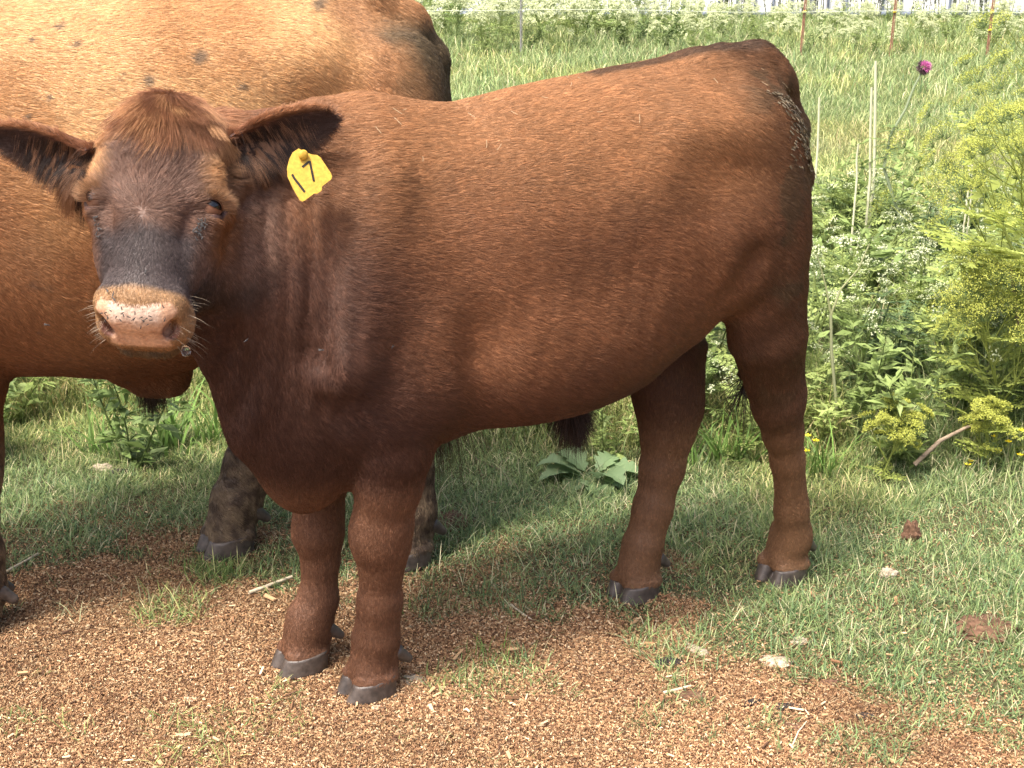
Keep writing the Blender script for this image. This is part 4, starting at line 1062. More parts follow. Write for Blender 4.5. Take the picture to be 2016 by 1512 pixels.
# ------------------------------------------------------------------ plants
class Plant:
    """collects stems (tubes), leaf flakes and flower flakes with colours"""
    def __init__(s, seed): s.r = np.random.default_rng(seed); s.tub = []; s.leaf = []; s.flow = []
    def stem(s, pts, r0, r1, col): s.tub.append((np.array(pts, float), np.linspace(r0, r1, len(pts)), np.array(col)))
    def curve(s, a, d, L, bend=.15, n=6, up=.0):
        d = unit(np.array(d, float)); p = np.array(a, float); out = [p.copy()]; w = s.r.normal(0, bend, 3)
        for i in range(n-1):
            d = unit(d + w/n + np.array([0, 0, up/n])); p = p + d*L/(n-1); out.append(p.copy())
        return np.array(out)
    def leafs(s, c, d, nrm, L, W_, col, kind='leaf'):
        """pointed flakes: (k,3) base, direction, normal"""
        c = np.atleast_2d(c); d = unit(np.atleast_2d(d)); nrm = np.atleast_2d(nrm); v = unit(np.cross(nrm, d)); L = np.broadcast_to(L, len(c))[:, None]; W_ = np.broadcast_to(W_, len(c))[:, None]
        P = np.stack([c, c + d*L*.45 + v*W_/2, c + d*L, c + d*L*.45 - v*W_/2], 1)
        P[:, 2] -= np.array([0, 0, .12])*L
        (s.leaf if kind == 'leaf' else s.flow).append((P.reshape(-1, 3), np.repeat(np.broadcast_to(col, (len(c), 3)), 4, axis=0)))
    def fern(s, a, d, L, col, pairs=7, w=.5, sub=3):
        """a divided leaf: rachis with paired leaflets, each of small flakes"""
        pts = s.curve(a, d, L, .25, pairs + 1, -.5); s.stem(pts, .0012, .0005, np.array(col)*.8)
        t = unit(np.gradient(pts, axis=0)); side = unit(np.cross(t, np.array([0, 0, 1.0]) + .01)); up = np.cross(side, t)
        for sg in (-1, 1):
            for i in range(1, pairs + 1):
                ll = L*w*math.sin(math.pi*(.25 + .72*i/(pairs + 1)))*.55
                dd = unit(t[i]*.75 + sg*side[i] + s.r.normal(0, .12, 3))
                q = pts[i] + dd*ll*np.linspace(.15, .9, sub)[:, None]
                for k in (-1, 1):
                    s.leafs(q, dd + k*np.cross(up[i], dd)*.8, up[i] + s.r.normal(0, .3, 3), ll*.42, ll*.18, np.array(col)*s.r.uniform(.75, 1.25, (sub, 1)))
                s.leafs(q, np.broadcast_to(dd, q.shape), up[i], ll*.4, ll*.16, np.array(col)*s.r.uniform(.8, 1.2, (sub, 1)))
    def umbel(s, a, d, rad, col, rays=12, per=6, sz=.006, stemcol=(.12, .18, .06)):
        d = unit(np.array(d, float)); x = unit(np.cross(d, (.3, .8, .1))); y = np.cross(d, x)
        for i in range(rays):
            th = 2.4*i; rr = rad*math.sqrt((i + .5)/rays); e = a + d*rad*(.75 - .25*(rr/rad)**2) + (x*math.cos(th) + y*math.sin(th))*rr
            s.stem([a, a*.5 + e*.5 - d*rad*.06, e], .0006, .0004, stemcol)
            c = e + s.r.normal(0, rad*.10, (per, 3)); dd = s.r.normal(0, 1, (per, 3)) + d*.3
            s.leafs(c, dd, np.broadcast_to(d, c.shape) + s.r.normal(0, .4, c.shape), sz*s.r.uniform(.8, 1.5, per), sz*.9, np.array(col)*s.r.uniform(.8, 1.15, (per, 1)), 'flow')
    def data(s, which, name, mat):
        if which == 'stem':
            ns = 5; v_, q_ = tube_mesh([t[0] for t in s.tub], [t[1] for t in s.tub], ns); c = np.concatenate([np.tile(t[2], (len(t[0])*ns, 1)) for t in s.tub])
        else:
            L = s.leaf if which == 'leaf' else s.flow
            v_ = np.concatenate([l[0] for l in L]); c = np.concatenate([l[1] for l in L]); q_ = np.arange(len(v_)).reshape(-1, 4)
        return v_, q_, c
    def single(s, name):
        V, Q_, C_ = merge([s.data(w, name, None) for w, L in (('stem', s.tub), ('leaf', s.leaf), ('flow', s.flow)) if L])
        return mesh_data(name, V, Q_, LEAF, cols=C_)
    def parts(s, root, names=('stem', 'foliage', 'flower_heads')):
        for w, L, nm in (('stem', s.tub, names[0]), ('leaf', s.leaf, names[1]), ('flow', s.flow, names[2])):
            if L:
                v_, q_, c = s.data(w, nm, None); link(nm, mesh_data(nm, v_, q_, LEAF, cols=c), root)
GR1 = np.array((.19, .265, .085)); GR2 = np.array((.32, .39, .125)); GRY = np.array((.34, .36, .075)); WH = np.array((.66, .70, .46))
def umbel_plant(seed, H, flower, leafc, nb=5, rad=.045, big=False, sz=.006, rays=11, per=6, dens=1.0):
    P = Plant(seed); r = P.r
    main = P.curve((0, 0, 0), (r.normal(0, .12), r.normal(0, .12), 1), H*.8, .2, 8); P.stem(main, .006*H/1.0 + .001, .002, leafc*.8)
    for i in range(nb):
        k = int(np.interp(i, [0, nb], [2, 7])); a = main[k]; th = 2.4*i + r.random(); d = np.array([math.cos(th)*.65, math.sin(th)*.65, .9])
        br = P.curve(a, d, H*(1.02 - k/9)*.62, .2, 6, .5); P.stem(br, .0028, .0012, leafc*.8)
        P.umbel(br[-1], (br[-1] - br[-2]) + np.array([0, 0, .05]), rad*r.uniform(.7, 1.2), flower, rays, per, sz)
        for j in range(2 if not big else 4):
            b2 = P.curve(br[2 + j % 3], d + r.normal(0, .5, 3), H*.2*r.uniform(.7, 1.3), .2, 4, .4); P.stem(b2, .0016, .0009, leafc*.8)
            P.umbel(b2[-1], b2[-1] - b2[-2], rad*r.uniform(.5, .95), flower, rays, per, sz)
    P.umbel(main[-1], (0, 0, 1), rad*1.1, flower, rays, per, sz)
    for i in range(int((7 if not big else 12)*dens)):
        k = r.integers(0, 6); th = r.random()*6.28; P.fern(main[k], (math.cos(th), math.sin(th), .7), H*r.uniform(.22, .38), leafc*r.uniform(.8, 1.25), 7, .55)
    return P
def leafy_weed(seed, H, leafc, lw=.012):
    P = Plant(seed); r = P.r
    for s_ in range(r.integers(3, 6)):
        th = r.random()*6.28; st = P.curve((r.normal(0, .02), r.normal(0, .02), 0), (math.cos(th)*.4, math.sin(th)*.4, 1), H*r.uniform(.6, 1.05), .35, 9, .1); P.stem(st, .003, .001, leafc*.75)
        for i in range(1, 9):
            for m in range(5):
                th = r.random()*6.28; d = np.array([math.cos(th), math.sin(th), r.uniform(-.1, .7)]); L = H*.17*r.uniform(.5, 1.3)
                a = st[i]*(1 - m*.12) + st[i-1]*m*.12
                P.leafs(a, d, (r.normal(0, .4), r.normal(0, .4), 1), L, L*.30, leafc*r.uniform(.7, 1.35))
                P.leafs(a + d*L*.4, d + r.normal(0, .6, 3), (r.normal(0, .4), r.normal(0, .4), 1), L*.6, L*.22, leafc*r.uniform(.7, 1.35))
    return P
def spiny_weed(seed, H, leafc):
    P = Plant(seed); r = P.r
    for s_ in range(3):
        st = P.curve((r.normal(0, .03), r.normal(0, .03), 0), (r.normal(0, .2), r.normal(0, .2), 1), H*r.uniform(.6, 1), .2, 10); P.stem(st, .005, .002, leafc*.7)
        for i in range(10):
            for m in range(3):
                th = r.random()*6.28; d = np.array([math.cos(th), math.sin(th), r.uniform(-.3, .5)]); L = H*.24*r.uniform(.6, 1.2)*(1 - i*.05)
                pts = P.curve(st[i], d, L, .4, 6, -.6); P.stem(pts, .0012, .0006, leafc)
                side = unit(np.cross(d, (0, 0, 1.0)))
                for sg in (-1, 1):
                    P.leafs(pts[:-1], sg*side*.9 + d*.5 + r.normal(0, .15, (5, 3)), (0, 0, 1), L*.28, L*.14, leafc*r.uniform(.75, 1.3, (5, 1)))
                P.leafs(pts[:-1], np.broadcast_to(d, (5, 3)), (0, 0, 1), L*.3, L*.16, leafc*r.uniform(.75, 1.3, (5, 1)))
    return P
def where(x, y):
    u = 1008 + FPX*x/(y*_cP + CAM_H*_sP)
    if y > 13: return ('left of the dark grey post' if u < 1020 else 'between the grey post and the leftmost rusty post' if u < 1575 else 'between the left and middle rusty posts' if u < 1752 else 'between the middle and right rusty posts' if u < 1945 else 'right of the rightmost rusty post')
    d = 'front' if y < 4.6 else 'back'
    if u < 720: return 'seen under the cow belly, ' + d + ' row'
    if u < 1600: return 'behind the calf and between its legs, ' + d + ' row'
    return ('just right of the calf rump, ' if u < 1730 else 'in the middle of the right hand weeds, ' if u < 1880 else 'at the right edge, ') + d + ' row'
def scatter(protos, spots, name, label, cat, group):
    for i, (x, y, s) in enumerate(spots):
        o = bpy.data.objects.new(name, protos[i % len(protos)]); COL.objects.link(o)
        o.location = (x, y, float(ground_z(np.array([x]), np.array([y]))[0]) - .005); o.rotation_euler = (R.normal(0, .06), R.normal(0, .06), R.random()*6.28); o.scale = (s, s, s*R.uniform(.9, 1.1))
        w_ = where(x, y); tag(o, label + ' ' + w_, cat, group + ' ' + w_)
def spots(n, y0, y1, smin, smax, xr=None, tries=40):
    out = []
    while len(out) < n:
        x, y = wedge(1, y0, y1, 1.12); x, y = float(x[0]), float(y[0])
        if xr and not (xr[0](y) < x < xr[1](y)): continue
        out.append((x, y, R.uniform(smin, smax)))
    return sorted(out, key=lambda t: t[1])
# the flowering stand before the fence
pr = [umbel_plant(100 + i, .66, WH*np.array((1, 1, .92))*R.uniform(.85, 1.05), lerp(GR1, GR2, np.array(R.random())), 9, .055, sz=.014, rays=11, per=4, dens=1.2).single('far_umbel') for i in range(6)]
scatter(pr, [(x, y, sc_ * np.interp(x, [1.0, 2.2, 3.4], [1.0, .75, .58])) for x, y, sc_ in spots(295, 16.0, 21.5, .75, 1.15)], 'flowering_hemlock', 'white flowering hemlock', 'wildflower', 'far hemlock plants')
pr = [leafy_weed(140 + i, .75, lerp(np.array((.05, .10, .035)), GR2, np.array(.3 + .12*i)), .02).single('far_weed') for i in range(4)]
scatter(pr, [(x, y, sc_ * np.interp(x, [1.0, 2.2, 3.4], [1.0, .75, .6])) for x, y, sc_ in spots(90, 15.8, 21.8, .5, .9)], 'leafy_weed', 'bushy green weed among white flowers', 'weed', 'far bushy weeds')
# weeds right behind the cattle
pr = [leafy_weed(160 + i, .36, lerp(GR1*.9, GR2*1.1, np.array(i/5))).single('weed') for i in range(6)]
scatter(pr, spots(295, 3.46, 6.2, .65, 1.35), 'leafy_weed', 'leafy green weed', 'weed', 'leafy weeds')
pr = [umbel_plant(180 + i, .42, WH, lerp(GR1, GR2, np.array(R.random())), 3, .026, sz=.0045, rays=9, per=5, dens=2.2).single('near_umbel') for i in range(5)]
scatter(pr, spots(85, 3.5, 6.0, .7, 1.3, (lambda y: .10*y, lambda y: 9)), 'flowering_hemlock', 'small white flowering hemlock', 'wildflower', 'small hemlock plants')
pr = [spiny_weed(200 + i, .45, lerp(np.array((.13, .20, .085)), GR2, np.array(.2*i))).single('spiny') for i in range(3)]
scatter(pr, spots(34, 3.8, 6.2, .7, 1.2, (lambda y: .12*y, lambda y: 9)), 'spiny_weed', 'spiny leaved weed', 'weed', 'spiny leaved weeds')
'''
'''
# ------------------------------------------------------------------ single plants
def rooted(name, label, cat, u, v, group=None):
    g = ground_at(u, v); o = empty(name, (g[0], g[1], float(ground_z(g[:1], g[1:2])[0])), 0)
    return tag(o, label, cat, group), g
# tall yellow green plants at the right edge
for k, (xw, yw, H, lab, sd) in enumerate([(1.74, 4.05, 1.22, 'yellow green hemlock plant half cut by the right edge behind the tallest one', 308),
                                     (1.50, 3.78, 1.12, 'tall yellow green hemlock plant with drooping lacy heads, tallest at the right edge', 301),
                                     (1.40, 3.55, .62, 'lower yellow green hemlock plant with lacy heads under the tall one at the right edge', 302),
                                     (1.33, 3.40, .22, 'short yellow green lacy plant beside the yellow flowers', 304),
                                     (1.02, 3.36, .24, 'short yellow green lacy plant right of the rear hoof', 305)]):
    P = umbel_plant(sd, H, GRY*1.35, GR2*np.array((1.10, 1.05, .8)), 20 if H > .7 else 14 if H > .4 else 7, .058 if H > .4 else .026, True, .0034, 18, 16, 1.7 if H > .4 else .6)
    o = empty('hemlock_plant', (xw, yw, 0)); tag(o, lab, 'wild plant'); P.parts(o)
# nodding thistle
def thistle():
    P = Plant(400); r = P.r
    bx, by = 1.72, 5.35
    p1 = at_y(1783, 215, by); p2 = at_y(1819, 132, by)
    o = empty('thistle_plant', (bx, by, 0)); tag(o, 'tall thistle with one nodding pink flower head above the weeds', 'thistle')
    b0 = np.array([bx, by, 0])
    st = np.array([(0, 0, 0), *(at_y(1740, 330, by) - b0,), *(at_y(1755, 262, by) - b0,), *(p1 - b0,), *(at_y(1800, 170, by) - b0,), *(p2 - b0 - (0, 0, .01),)])
    P.stem(st, .007, .004, (.30, .36, .22))
    for i in range(26):
        t = r.uniform(0, 2.6); a = st[int(t)]*(1 - t % 1) + st[int(t)+1]*(t % 1); th = r.random()*6.28; d = np.array([math.cos(th), math.sin(th), .2]); L = r.uniform(.08, .20)*(1 - .22*t)
        pts = P.curve(a, d, L, .4, 6, -.5); P.stem(pts, .0015, .0006, GR1); side = unit(np.cross(d, (0, 0, 1.0)))
        for sg in (-1, 1): P.leafs(pts[:-1], sg*side + d*.5, (0, 0, 1), L*.3, L*.16, GR1*r.uniform(.8, 1.3, (5, 1)))
    P.parts(o, ('stem', 'leaves', 'x'))
    hd = p2 - b0; ax = unit(np.array([.25, -.5, .35]))
    fn = Plant(401); q = fn.r.normal(0, 1, (420, 3)); q = unit(q); q = q[q@ax > -.1]
    fn.leafs(hd + q*.012, q + ax*.8, fn.r.normal(0, 1, q.shape), .020*fn.r.uniform(.8, 1.2, len(q)), .0032, np.array((.60, .19, .42))*fn.r.uniform(.7, 1.4, (len(q), 1)))
    v_, q_, c = fn.data('leaf', '', None); fl = link('flower_head', mesh_data('flower_head', v_, q_, LEAF, cols=c), o)
    bn = Plant(402); q = unit(bn.r.normal(0, 1, (260, 3))); q = q[q@ax < .25]
    bn.leafs(hd + q*.012, q*1.0 + ax*.15, bn.r.normal(0, 1, q.shape), .021, .006, np.array((.10, .07, .07))*bn.r.uniform(.7, 1.6, (len(q), 1)))
    v_, q_, c = bn.data('leaf', '', None); link('bracts', mesh_data('bracts', v_, q_, LEAF, cols=c), o)
thistle()
# dead pale stalks
for u, v0, v1, y, r_, lab in [(1724, 120, 340, 5.6, .0065, 'tallest of the bleached dead stalks in the weeds right of the calf'), (1716, 172, 350, 5.4, .0055, 'bleached dead stalk standing just left of the tallest one'),
                          (1613, 192, 290, 6.2, .0055, 'short bleached stalk nearest the calf rump'), (1690, 283, 350, 4.9, .0040, 'short white stalk below the pair of tall ones'),
                          (1906, 315, 400, 5.0, .0035, 'thin white stalk left of the yellow green plant'), (1914, 325, 395, 5.0, .0030, 'thinnest white stalk beside another at the yellow green plant')]:
    a = at_y(u, v0, y); b2 = at_y(u - 3, v1, y); o_ = np.array([b2[0], y, 0]); o = empty('dead_stalk', o_); tag(o, lab, 'stalk')
    pts = [(0, 0, 0), tuple(b2 - o_), tuple((a*.5 + b2*.5 - o_) + R.normal(0, .004, 3)), tuple(a - o_)]
    v_, q_ = tube_mesh([pts], [[r_, r_, r_*.95, r_*.9]], 8); link('stem', mesh_data('stem', v_, q_, DRY, cols=np.tile(np.array((.56, .55, .38)), (len(v_), 1))), o)
    n_ = 5; sv = Plant(500 + int(u)); 
    for j in range(n_): sv.leafs(np.array(pts[0])*(1-j/n_) + np.array(pts[1])*j/n_, R.normal(0, 1, 3) + np.array([0, 0, .5]), (0, 0, 1), .05, .012, (.25, .28, .10))
    v_, q_, c = sv.data('leaf', '', None); link('leaves', mesh_data('leaves', v_, q_, LEAF, cols=c), o)
# stiff pale stems in the right hand weeds
for u, v0, v1, y, bend, lab in [(1640, 600, 850, 3.62, .10, 'pale woody weed stem forking beside the calf hind leg'), (2000, 660, 480, 3.66, .1, '')][:1]:
    o_ = np.array([at_y(u + 5, v1, y)[0], y, 0]); o = empty('weed_stem', o_); tag(o, lab, 'stem')
    P = Plant(77); m = [at_y(1652, 900, y) - o_, at_y(1645, 780, y) - o_, at_y(1637, 690, y) - o_, at_y(1636, 620, y) - o_]; m[0][2] = 0
    P.stem(m, .0055, .0045, (.36, .38, .22)); P.stem([m[3], at_y(1655, 570, y) - o_, at_y(1690, 530, y) - o_, at_y(1712, 480, y) - o_], .004, .002, (.36, .38, .2))
    P.stem([m[3], at_y(1625, 560, y) - o_, at_y(1608, 500, y) - o_], .0035, .0018, (.36, .38, .2)); P.parts(o)
# branch lying in the weeds
BARK = flat_mat('grey_bark', (.22, .17, .12), rough=.9, spec=.15, noise=.4, nscale=60)
def stick(pts, r0, r1, lab, name='stick', mat=BARK, cat='stick', side=None):
    pts = np.array(pts, float); o = empty(name, pts[0]); tag(o, lab, cat)
    rr = np.linspace(r0, r1, len(pts)); v_, q_ = tube_mesh([pts - pts[0]], [rr], 7); link('branch', mesh_data('branch', v_, q_, mat), o)
    return o
stick([at_y(1800, 915, 3.36), at_y(1850, 868, 3.38), at_y(1895, 845, 3.42), at_y(1950, 822, 3.48)], .007, .004, 'grey branch leaning out of the weeds above the yellow flowers')
stick([at_y(1990, 520, 3.6), at_y(2002, 620, 3.62), at_y(2012, 680, 3.64), at_y(2020, 760, 3.66)], .005, .007, 'dark upright stem at the right edge of the weeds')
PALE = flat_mat('pale_dry_wood', (.50, .42, .30), rough=.85, spec=.15, noise=.3, nscale=90)
def gl(u, v, z=.008): return ground_at(u, v, z)
for pts, r0, r1, lab in [([(490, 1167), (530, 1152), (575, 1135)], .0045, .0035, 'pale stick on the grass behind the front hooves'),
                         ([(1305, 1364), (1330, 1358), (1360, 1350)], .0035, .0025, 'short pale stick on the wood chips in front of the hind legs'),
                         ([(0, 1132), (40, 1110), (75, 1090)], .004, .003, 'stick in the grass at the left edge'),
                         ([(1560, 1468), (1572, 1440), (1588, 1420)], .0018, .0010, 'thin twig on the wood chips at the lower right'),
                         ([(1005, 1190), (1025, 1205), (1050, 1222)], .0028, .0018, 'bent straw in the shade right of the front leg'),
                         ([(900, 870), (940, 905), (985, 925), (1020, 960)], .002, .0012, 'dark twig in the grass under the belly')]:
    stick([gl(u, v) for u, v in pts], r0, r1, lab, mat=PALE if 'dark' not in lab else BARK)
# flakes and lumps on the ground
def lump(u, v, rx, ry, rz, mat, name, lab, cat, seed, rot=0.0, rough=.45, flat=True, z=.0):
    g = ground_at(u, v); V_, Q_ = uv_sphere((0, 0, 0), 1.0, 64, 36)
    n1 = fbm(V_ + seed, 1.3, seed) - .5; n2 = fbm(V_ + seed, 4, seed + 1) - .5; V_ = V_*(1 + rough*n1 + rough*.6*n2 + rough*.5*(fbm(V_ + seed, 9, seed + 2) - .5))[:, None]
    V_[:, 2] = np.sign(V_[:, 2])*np.abs(V_[:, 2])**1.3 + .35*n2
    c, s = math.cos(rot), math.sin(rot); V_ = V_*np.array((rx, ry, rz)); V_ = np.stack([V_[:, 0]*c - V_[:, 1]*s, V_[:, 0]*s + V_[:, 1]*c, V_[:, 2]], -1)
    o = link(name, mesh_data(name, V_, Q_, mat)); o.location = (g[0], g[1], float(ground_z(g[:1], g[1:2])[0]) + rz*.35 + z); tag(o, lab, cat)
    return o
ASH = flat_mat('pale_dried_dung', (.34, .285, .21), rough=.95, spec=.1, noise=.35, nscale=120, bump=1.0)
DUNG = flat_mat('brown_dried_dung', (.115, .066, .042), rough=.95, spec=.1, noise=.5, nscale=90, bump=1.0)
BLKD = flat_mat('charred_lump', (.022, .018, .016), rough=.8, spec=.3, noise=.5, nscale=90, bump=1.0)
for i, a in enumerate([(1372, 1285, .022, .011, .006, ASH, 'pale_flake', 'pale elongated flake on the wood chips below the hind hooves', 'flake', -.9), (1528, 1305, .026, .017, .006, ASH, 'pale_flake', 'largest pale round flake on the wood chips', 'flake', 0),
          (1574, 1264, .014, .009, .007, ASH, 'pale_flake', 'small pale crumb where the grass meets the wood chips', 'flake', .4), (815, 1338, .019, .013, .006, ASH, 'pale_flake', 'tan flake just right of the foremost hoof', 'flake', 0),
          (370, 1380, .014, .008, .004, ASH, 'pale_flake', 'white crumb on the wood chips at the lower left', 'flake', .2), (583, 1318, .020, .008, .005, ASH, 'pale_flake', 'tan flake against the second front hoof', 'flake', .2),
          (712, 1376, .012, .006, .004, ASH, 'pale_flake', 'pale crumb at the toe of the foremost hoof', 'flake', 0), (765, 1370, .012, .006, .004, ASH, 'pale_flake', 'pale crumb at the heel side of the foremost hoof', 'flake', 0),
          (1315, 1310, .020, .010, .006, BLKD, 'dark_clod', 'black clod beside the elongated pale flake', 'clod', .1), (1555, 1392, .018, .007, .005, BLKD, 'dark_clod', 'thin dark clod on the wood chips at the lower right', 'clod', .1),
          (1362, 1372, .020, .009, .006, DUNG, 'dark_clod', 'brown clod beside the short pale stick', 'clod', .2), (1480, 1386, .014, .005, .005, BLKD, 'dark_clod', 'small dark clod below the largest pale flake', 'clod', .6), (1560, 1432, .016, .006, .005, DUNG, 'dark_clod', 'brown clod at the foot of the thin twig', 'clod', -.3), (1630, 1346, .012, .006, .006, DUNG, 'dark_clod', 'brown clod right of the largest pale flake', 'clod', .3), (1705, 1412, .012, .006, .005, BLKD, 'dark_clod', 'rightmost dark clod on the wood chips', 'clod', .1), (745, 1395, .010, .006, .004, ASH, 'pale_flake', 'small pale flake in front of the foremost hoof', 'flake', .1), (1748, 1133, .016, .010, .012, ASH, 'pale_flake', 'grey crumb in the grass behind the hind hoof', 'flake', .2),
          (1795, 1063, .016, .014, .030, DUNG, 'dried_seedhead', 'brown dried clump standing in the grass right of the hind leg', 'clump', .2),
          (1938, 1240, .050, .040, .014, DUNG, 'dung_pat', 'dry brown dung pat in the grass at the right', 'dung pat', .1), (205, 925, .022, .016, .010, ASH, 'pale_flake', 'pale flake in the grass under the cow', 'flake', .3),
          (235, 935, .014, .012, .012, BLKD, 'dark_clod', 'black clod in the grass under the cow', 'clod', .3), (880, 1030, .050, .040, .010, DUNG, 'dung_pat', 'brown broken dung pat in the grass behind the front legs', 'dung pat', .3)]):
    u, v, rx, ry, rz, mt, nm, lab, cat, rt_ = a; k_ = 1.7 if nm == 'dark_clod' else 1.35; rx *= k_; ry *= k_; rz *= 1.2
    lump(u, v, rx, ry, rz, mt, nm, lab, cat, i*3 + 2, rt_, .75)
# broad leaved plant under the belly
def broad_leaf(P, a, d, L, W_, col):
    d = unit(np.array(d, float)); nrm = unit(np.array([0, 0, 1.0]) - d[2]*d); sd = np.cross(nrm, d); r = P.r
    ts = np.linspace(0, 1, 15); w = W_*np.sin(np.pi*np.clip(ts, 0, 1)**.75)**.8*(1 + .28*np.sin(ts*30)); z = lambda t: np.array([0, 0, 1])*(.10*L*math.sin(t*3) - .30*L*t*t)
    C_ = [a + d*L*t + z(t) for t in ts]; Lf = [c + sd*ww/2 + np.array([0, 0, .18*ww]) for c, ww in zip(C_, w)]; Rt = [c - sd*ww/2 + np.array([0, 0, .18*ww]) for c, ww in zip(C_, w)]
    V_ = []; cc = []
    for i in range(14):
        V_ += [C_[i], Lf[i], Lf[i+1], C_[i+1], Rt[i], C_[i], C_[i+1], Rt[i+1]]; cc += [col*.95]*4 + [col*1.08]*4
    P.leaf.append((np.array(V_), np.array(cc)))
o, g = rooted('broadleaf_plant', 'low broad leaved grey green plant in the grass under the belly', 'broad leaved plant', 1165, 945)
P = Plant(600); BG = np.array((.19, .275, .13))
for th, L, W_, up in [(-2.9, .13, .085, .30), (-2.2, .10, .075, .12), (-1.4, .11, .09, .10), (-.7, .10, .08, .15), (-.1, .13, .09, .30), (.8, .10, .07, .5), (2.4, .12, .08, .6), (-1.0, .13, .085, .5), (3.0, .14, .08, .45)]:
    d = np.array([math.cos(th), math.sin(th), up]); P.stem([(0, 0, 0), tuple(unit(d)*.03)], .003, .0022, BG); broad_leaf(P, unit(d)*.03, d, L, W_, BG*P.r.uniform(.85, 1.15))
P.parts(o, ('stalks', 'leaves', 'x'))
# broad bladed grass tufts
def tuft(u, v, n, L, W_, lab, seed, col=(.15, .25, .06)):
    o, g = rooted('grass_tuft', lab, 'grass tuft', u, v); r = np.random.default_rng(seed)
    V_, q, t, c = blades(r.normal(0, .03, n), r.normal(0, .02, n), L*r.uniform(.5, 1.1, n), W_*r.uniform(.6, 1.1, n), np.array(col)*np.exp(r.normal(0, .2, n))[:, None], .55, 4, z0=np.zeros(n), rng=r)
    link('blades', mesh_data('blades', V_, [q, t], LEAF, cols=c), o)
for k, a in enumerate([(335, 885, 40, .26, .011, 'broad bladed grass tuft under the cow belly, nearest the calf chest'), (200, 890, 26, .20, .009, 'smaller broad bladed grass tuft under the cow, left of the other'),
                       (420, 870, 30, .28, .009, 'tall grass tuft against the calf chest'), (1440, 910, 34, .24, .008, 'long bladed grass tuft between the calf hind legs'), (1380, 915, 22, .20, .008, 'grass tuft just behind the far hind hock'),
                       (1240, 1168, 16, .07, .004, 'small grass tuft at the far hind hoof'), (420, 1130, 60, .07, .003, 'low grass tuft in front of the cow hind hoof'),
                       (960, 1300, 34, .07, .0028, 'small grass tuft alone on the wood chips right of the front leg'), (290, 1190, 14, .08, .003, 'little pale weed tuft on the shaded wood chips at the left'),
                       (150, 1210, 16, .08, .003, 'straw coloured tuft on the shaded wood chips at the far left'), (1620, 930, 40, .20, .006, 'leafy grass tuft at the foot of the weeds beside the hind leg'), (790, 1215, 20, .06, .003, 'small tuft behind the front hooves')]):
    tuft(*a, 700 + k, (.15, .25, .06) if 'pale' not in a[5] and 'straw' not in a[5] else (.36, .36, .2))
# buttercups
PET = flat_mat('yellow_petal', (.80, .62, .02), rough=.45, spec=.4, noise=.1, bump=0)
for u, v in [(1590, 858), (1606, 868), (1587, 888), (1942, 853), (1957, 860), (1966, 887), (1955, 884), (1910, 908), (2012, 848), (2008, 896), (1985, 870), (1375, 690), (1905, 915)]:
    y = 3.40 + .03*R.random() if u > 1500 else 3.9
    t = at_y(u, v, y); o = empty('buttercup', (t[0], y, 0)); h_ = t[2]
    tag(o, 'small yellow buttercup in the weeds ' + ('beside the calf hind leg' if u < 1700 and u > 1500 else 'between the calf hind legs' if u < 1500 else 'at the right edge'), 'flower', 'buttercups ' + ('beside the hind leg' if 1500 < u < 1700 else 'between the hind legs' if u < 1500 else 'at the right edge'))
    v_, q_ = tube_mesh([[(0, 0, 0), (.01, 0, h_*.5), (0, 0, h_)]], [[.001, .0009, .0008]], 5); link('stem', mesh_data('stem', v_, q_, LEAF, cols=np.tile(GR2, (len(v_), 1))), o)
    vs, fs = [(0, 0, h_)], []
    for i in range(5):
        a = i*2*math.pi/5; vs += [(.008*math.cos(a-.5), .008*math.sin(a-.5) - .001, h_ + .002), (.010*math.cos(a), .010*math.sin(a), h_ + .004), (.008*math.cos(a+.5), .008*math.sin(a+.5), h_ + .002)]; fs.append([0, 1+3*i, 2+3*i, 3+3*i])
    fl = link('petals', mesh_data('petals', np.array(vs), np.array(fs), PET), o); fl.location = (0, 0, 0); 
# ------------------------------------------------------------------ fence and the white shelter behind
RUST = flat_mat('rusty_red_steel', (.22, .10, .07), rough=.7, spec=.3, noise=.35, nscale=30)
GREYP = flat_mat('grey_post', (.20, .20, .19), rough=.8, spec=.2, noise=.3)
FY = 15.7
for u, lean, mt, lab in [(1577, .03, RUST, 'leftmost of the three rusty red fence posts'), (1754, .02, RUST, 'middle one of the three rusty red fence posts'), (1945, .01, RUST, 'rightmost of the three rusty red fence posts'), (1025, 0, GREYP, 'dark grey fence post half hidden in the flowering stand')]:
    x = at_y(u, 80, FY)[0]; o = empty('fence_post', (x, FY, 0)); tag(o, lab, 'fence post')
    v_, q_ = tube_mesh([[(0, 0, -.05), (lean*.5, 0, .65), (lean, 0, 1.30)], [(.016, -.01, 0), (lean*.5 + .016, -.01, .65), (lean + .016, -.01, 1.28)]], [[.009]*3, [.005]*3], 8); link('post', mesh_data('post', v_, q_, mt), o)
    if mt is RUST:
        for z in ((.30, .50) if u > 1900 else (.50,)):
            v_, q_ = tube_mesh([[(-.018 + lean*z*.8, -.02, z), (.018 + lean*z*.8, -.02, z + .004)]], [.010], 8); link('insulator', mesh_data('insulator', v_, q_, PET), o)
WIRE = flat_mat('white_fence_tape', (.48, .52, .38), rough=.6, spec=.3, noise=.1)
def wire(z, r_, x0, x1, lab):
    xs_ = np.linspace(x0, x1, 30); pts = np.stack([xs_, 0*xs_ - .03, z + .012*np.sin(xs_*1.7) - .004*xs_], -1); v_, q_ = tube_mesh([pts], [np.full(30, r_)], 6)
    o = link('fence_wire', mesh_data('fence_wire', v_, q_, WIRE)); o.location = (0, FY, 0); tag(o, lab, 'fence wire')
wire(.52, .0035, -9, 12, 'white electric fence wire, uppermost of those in view')
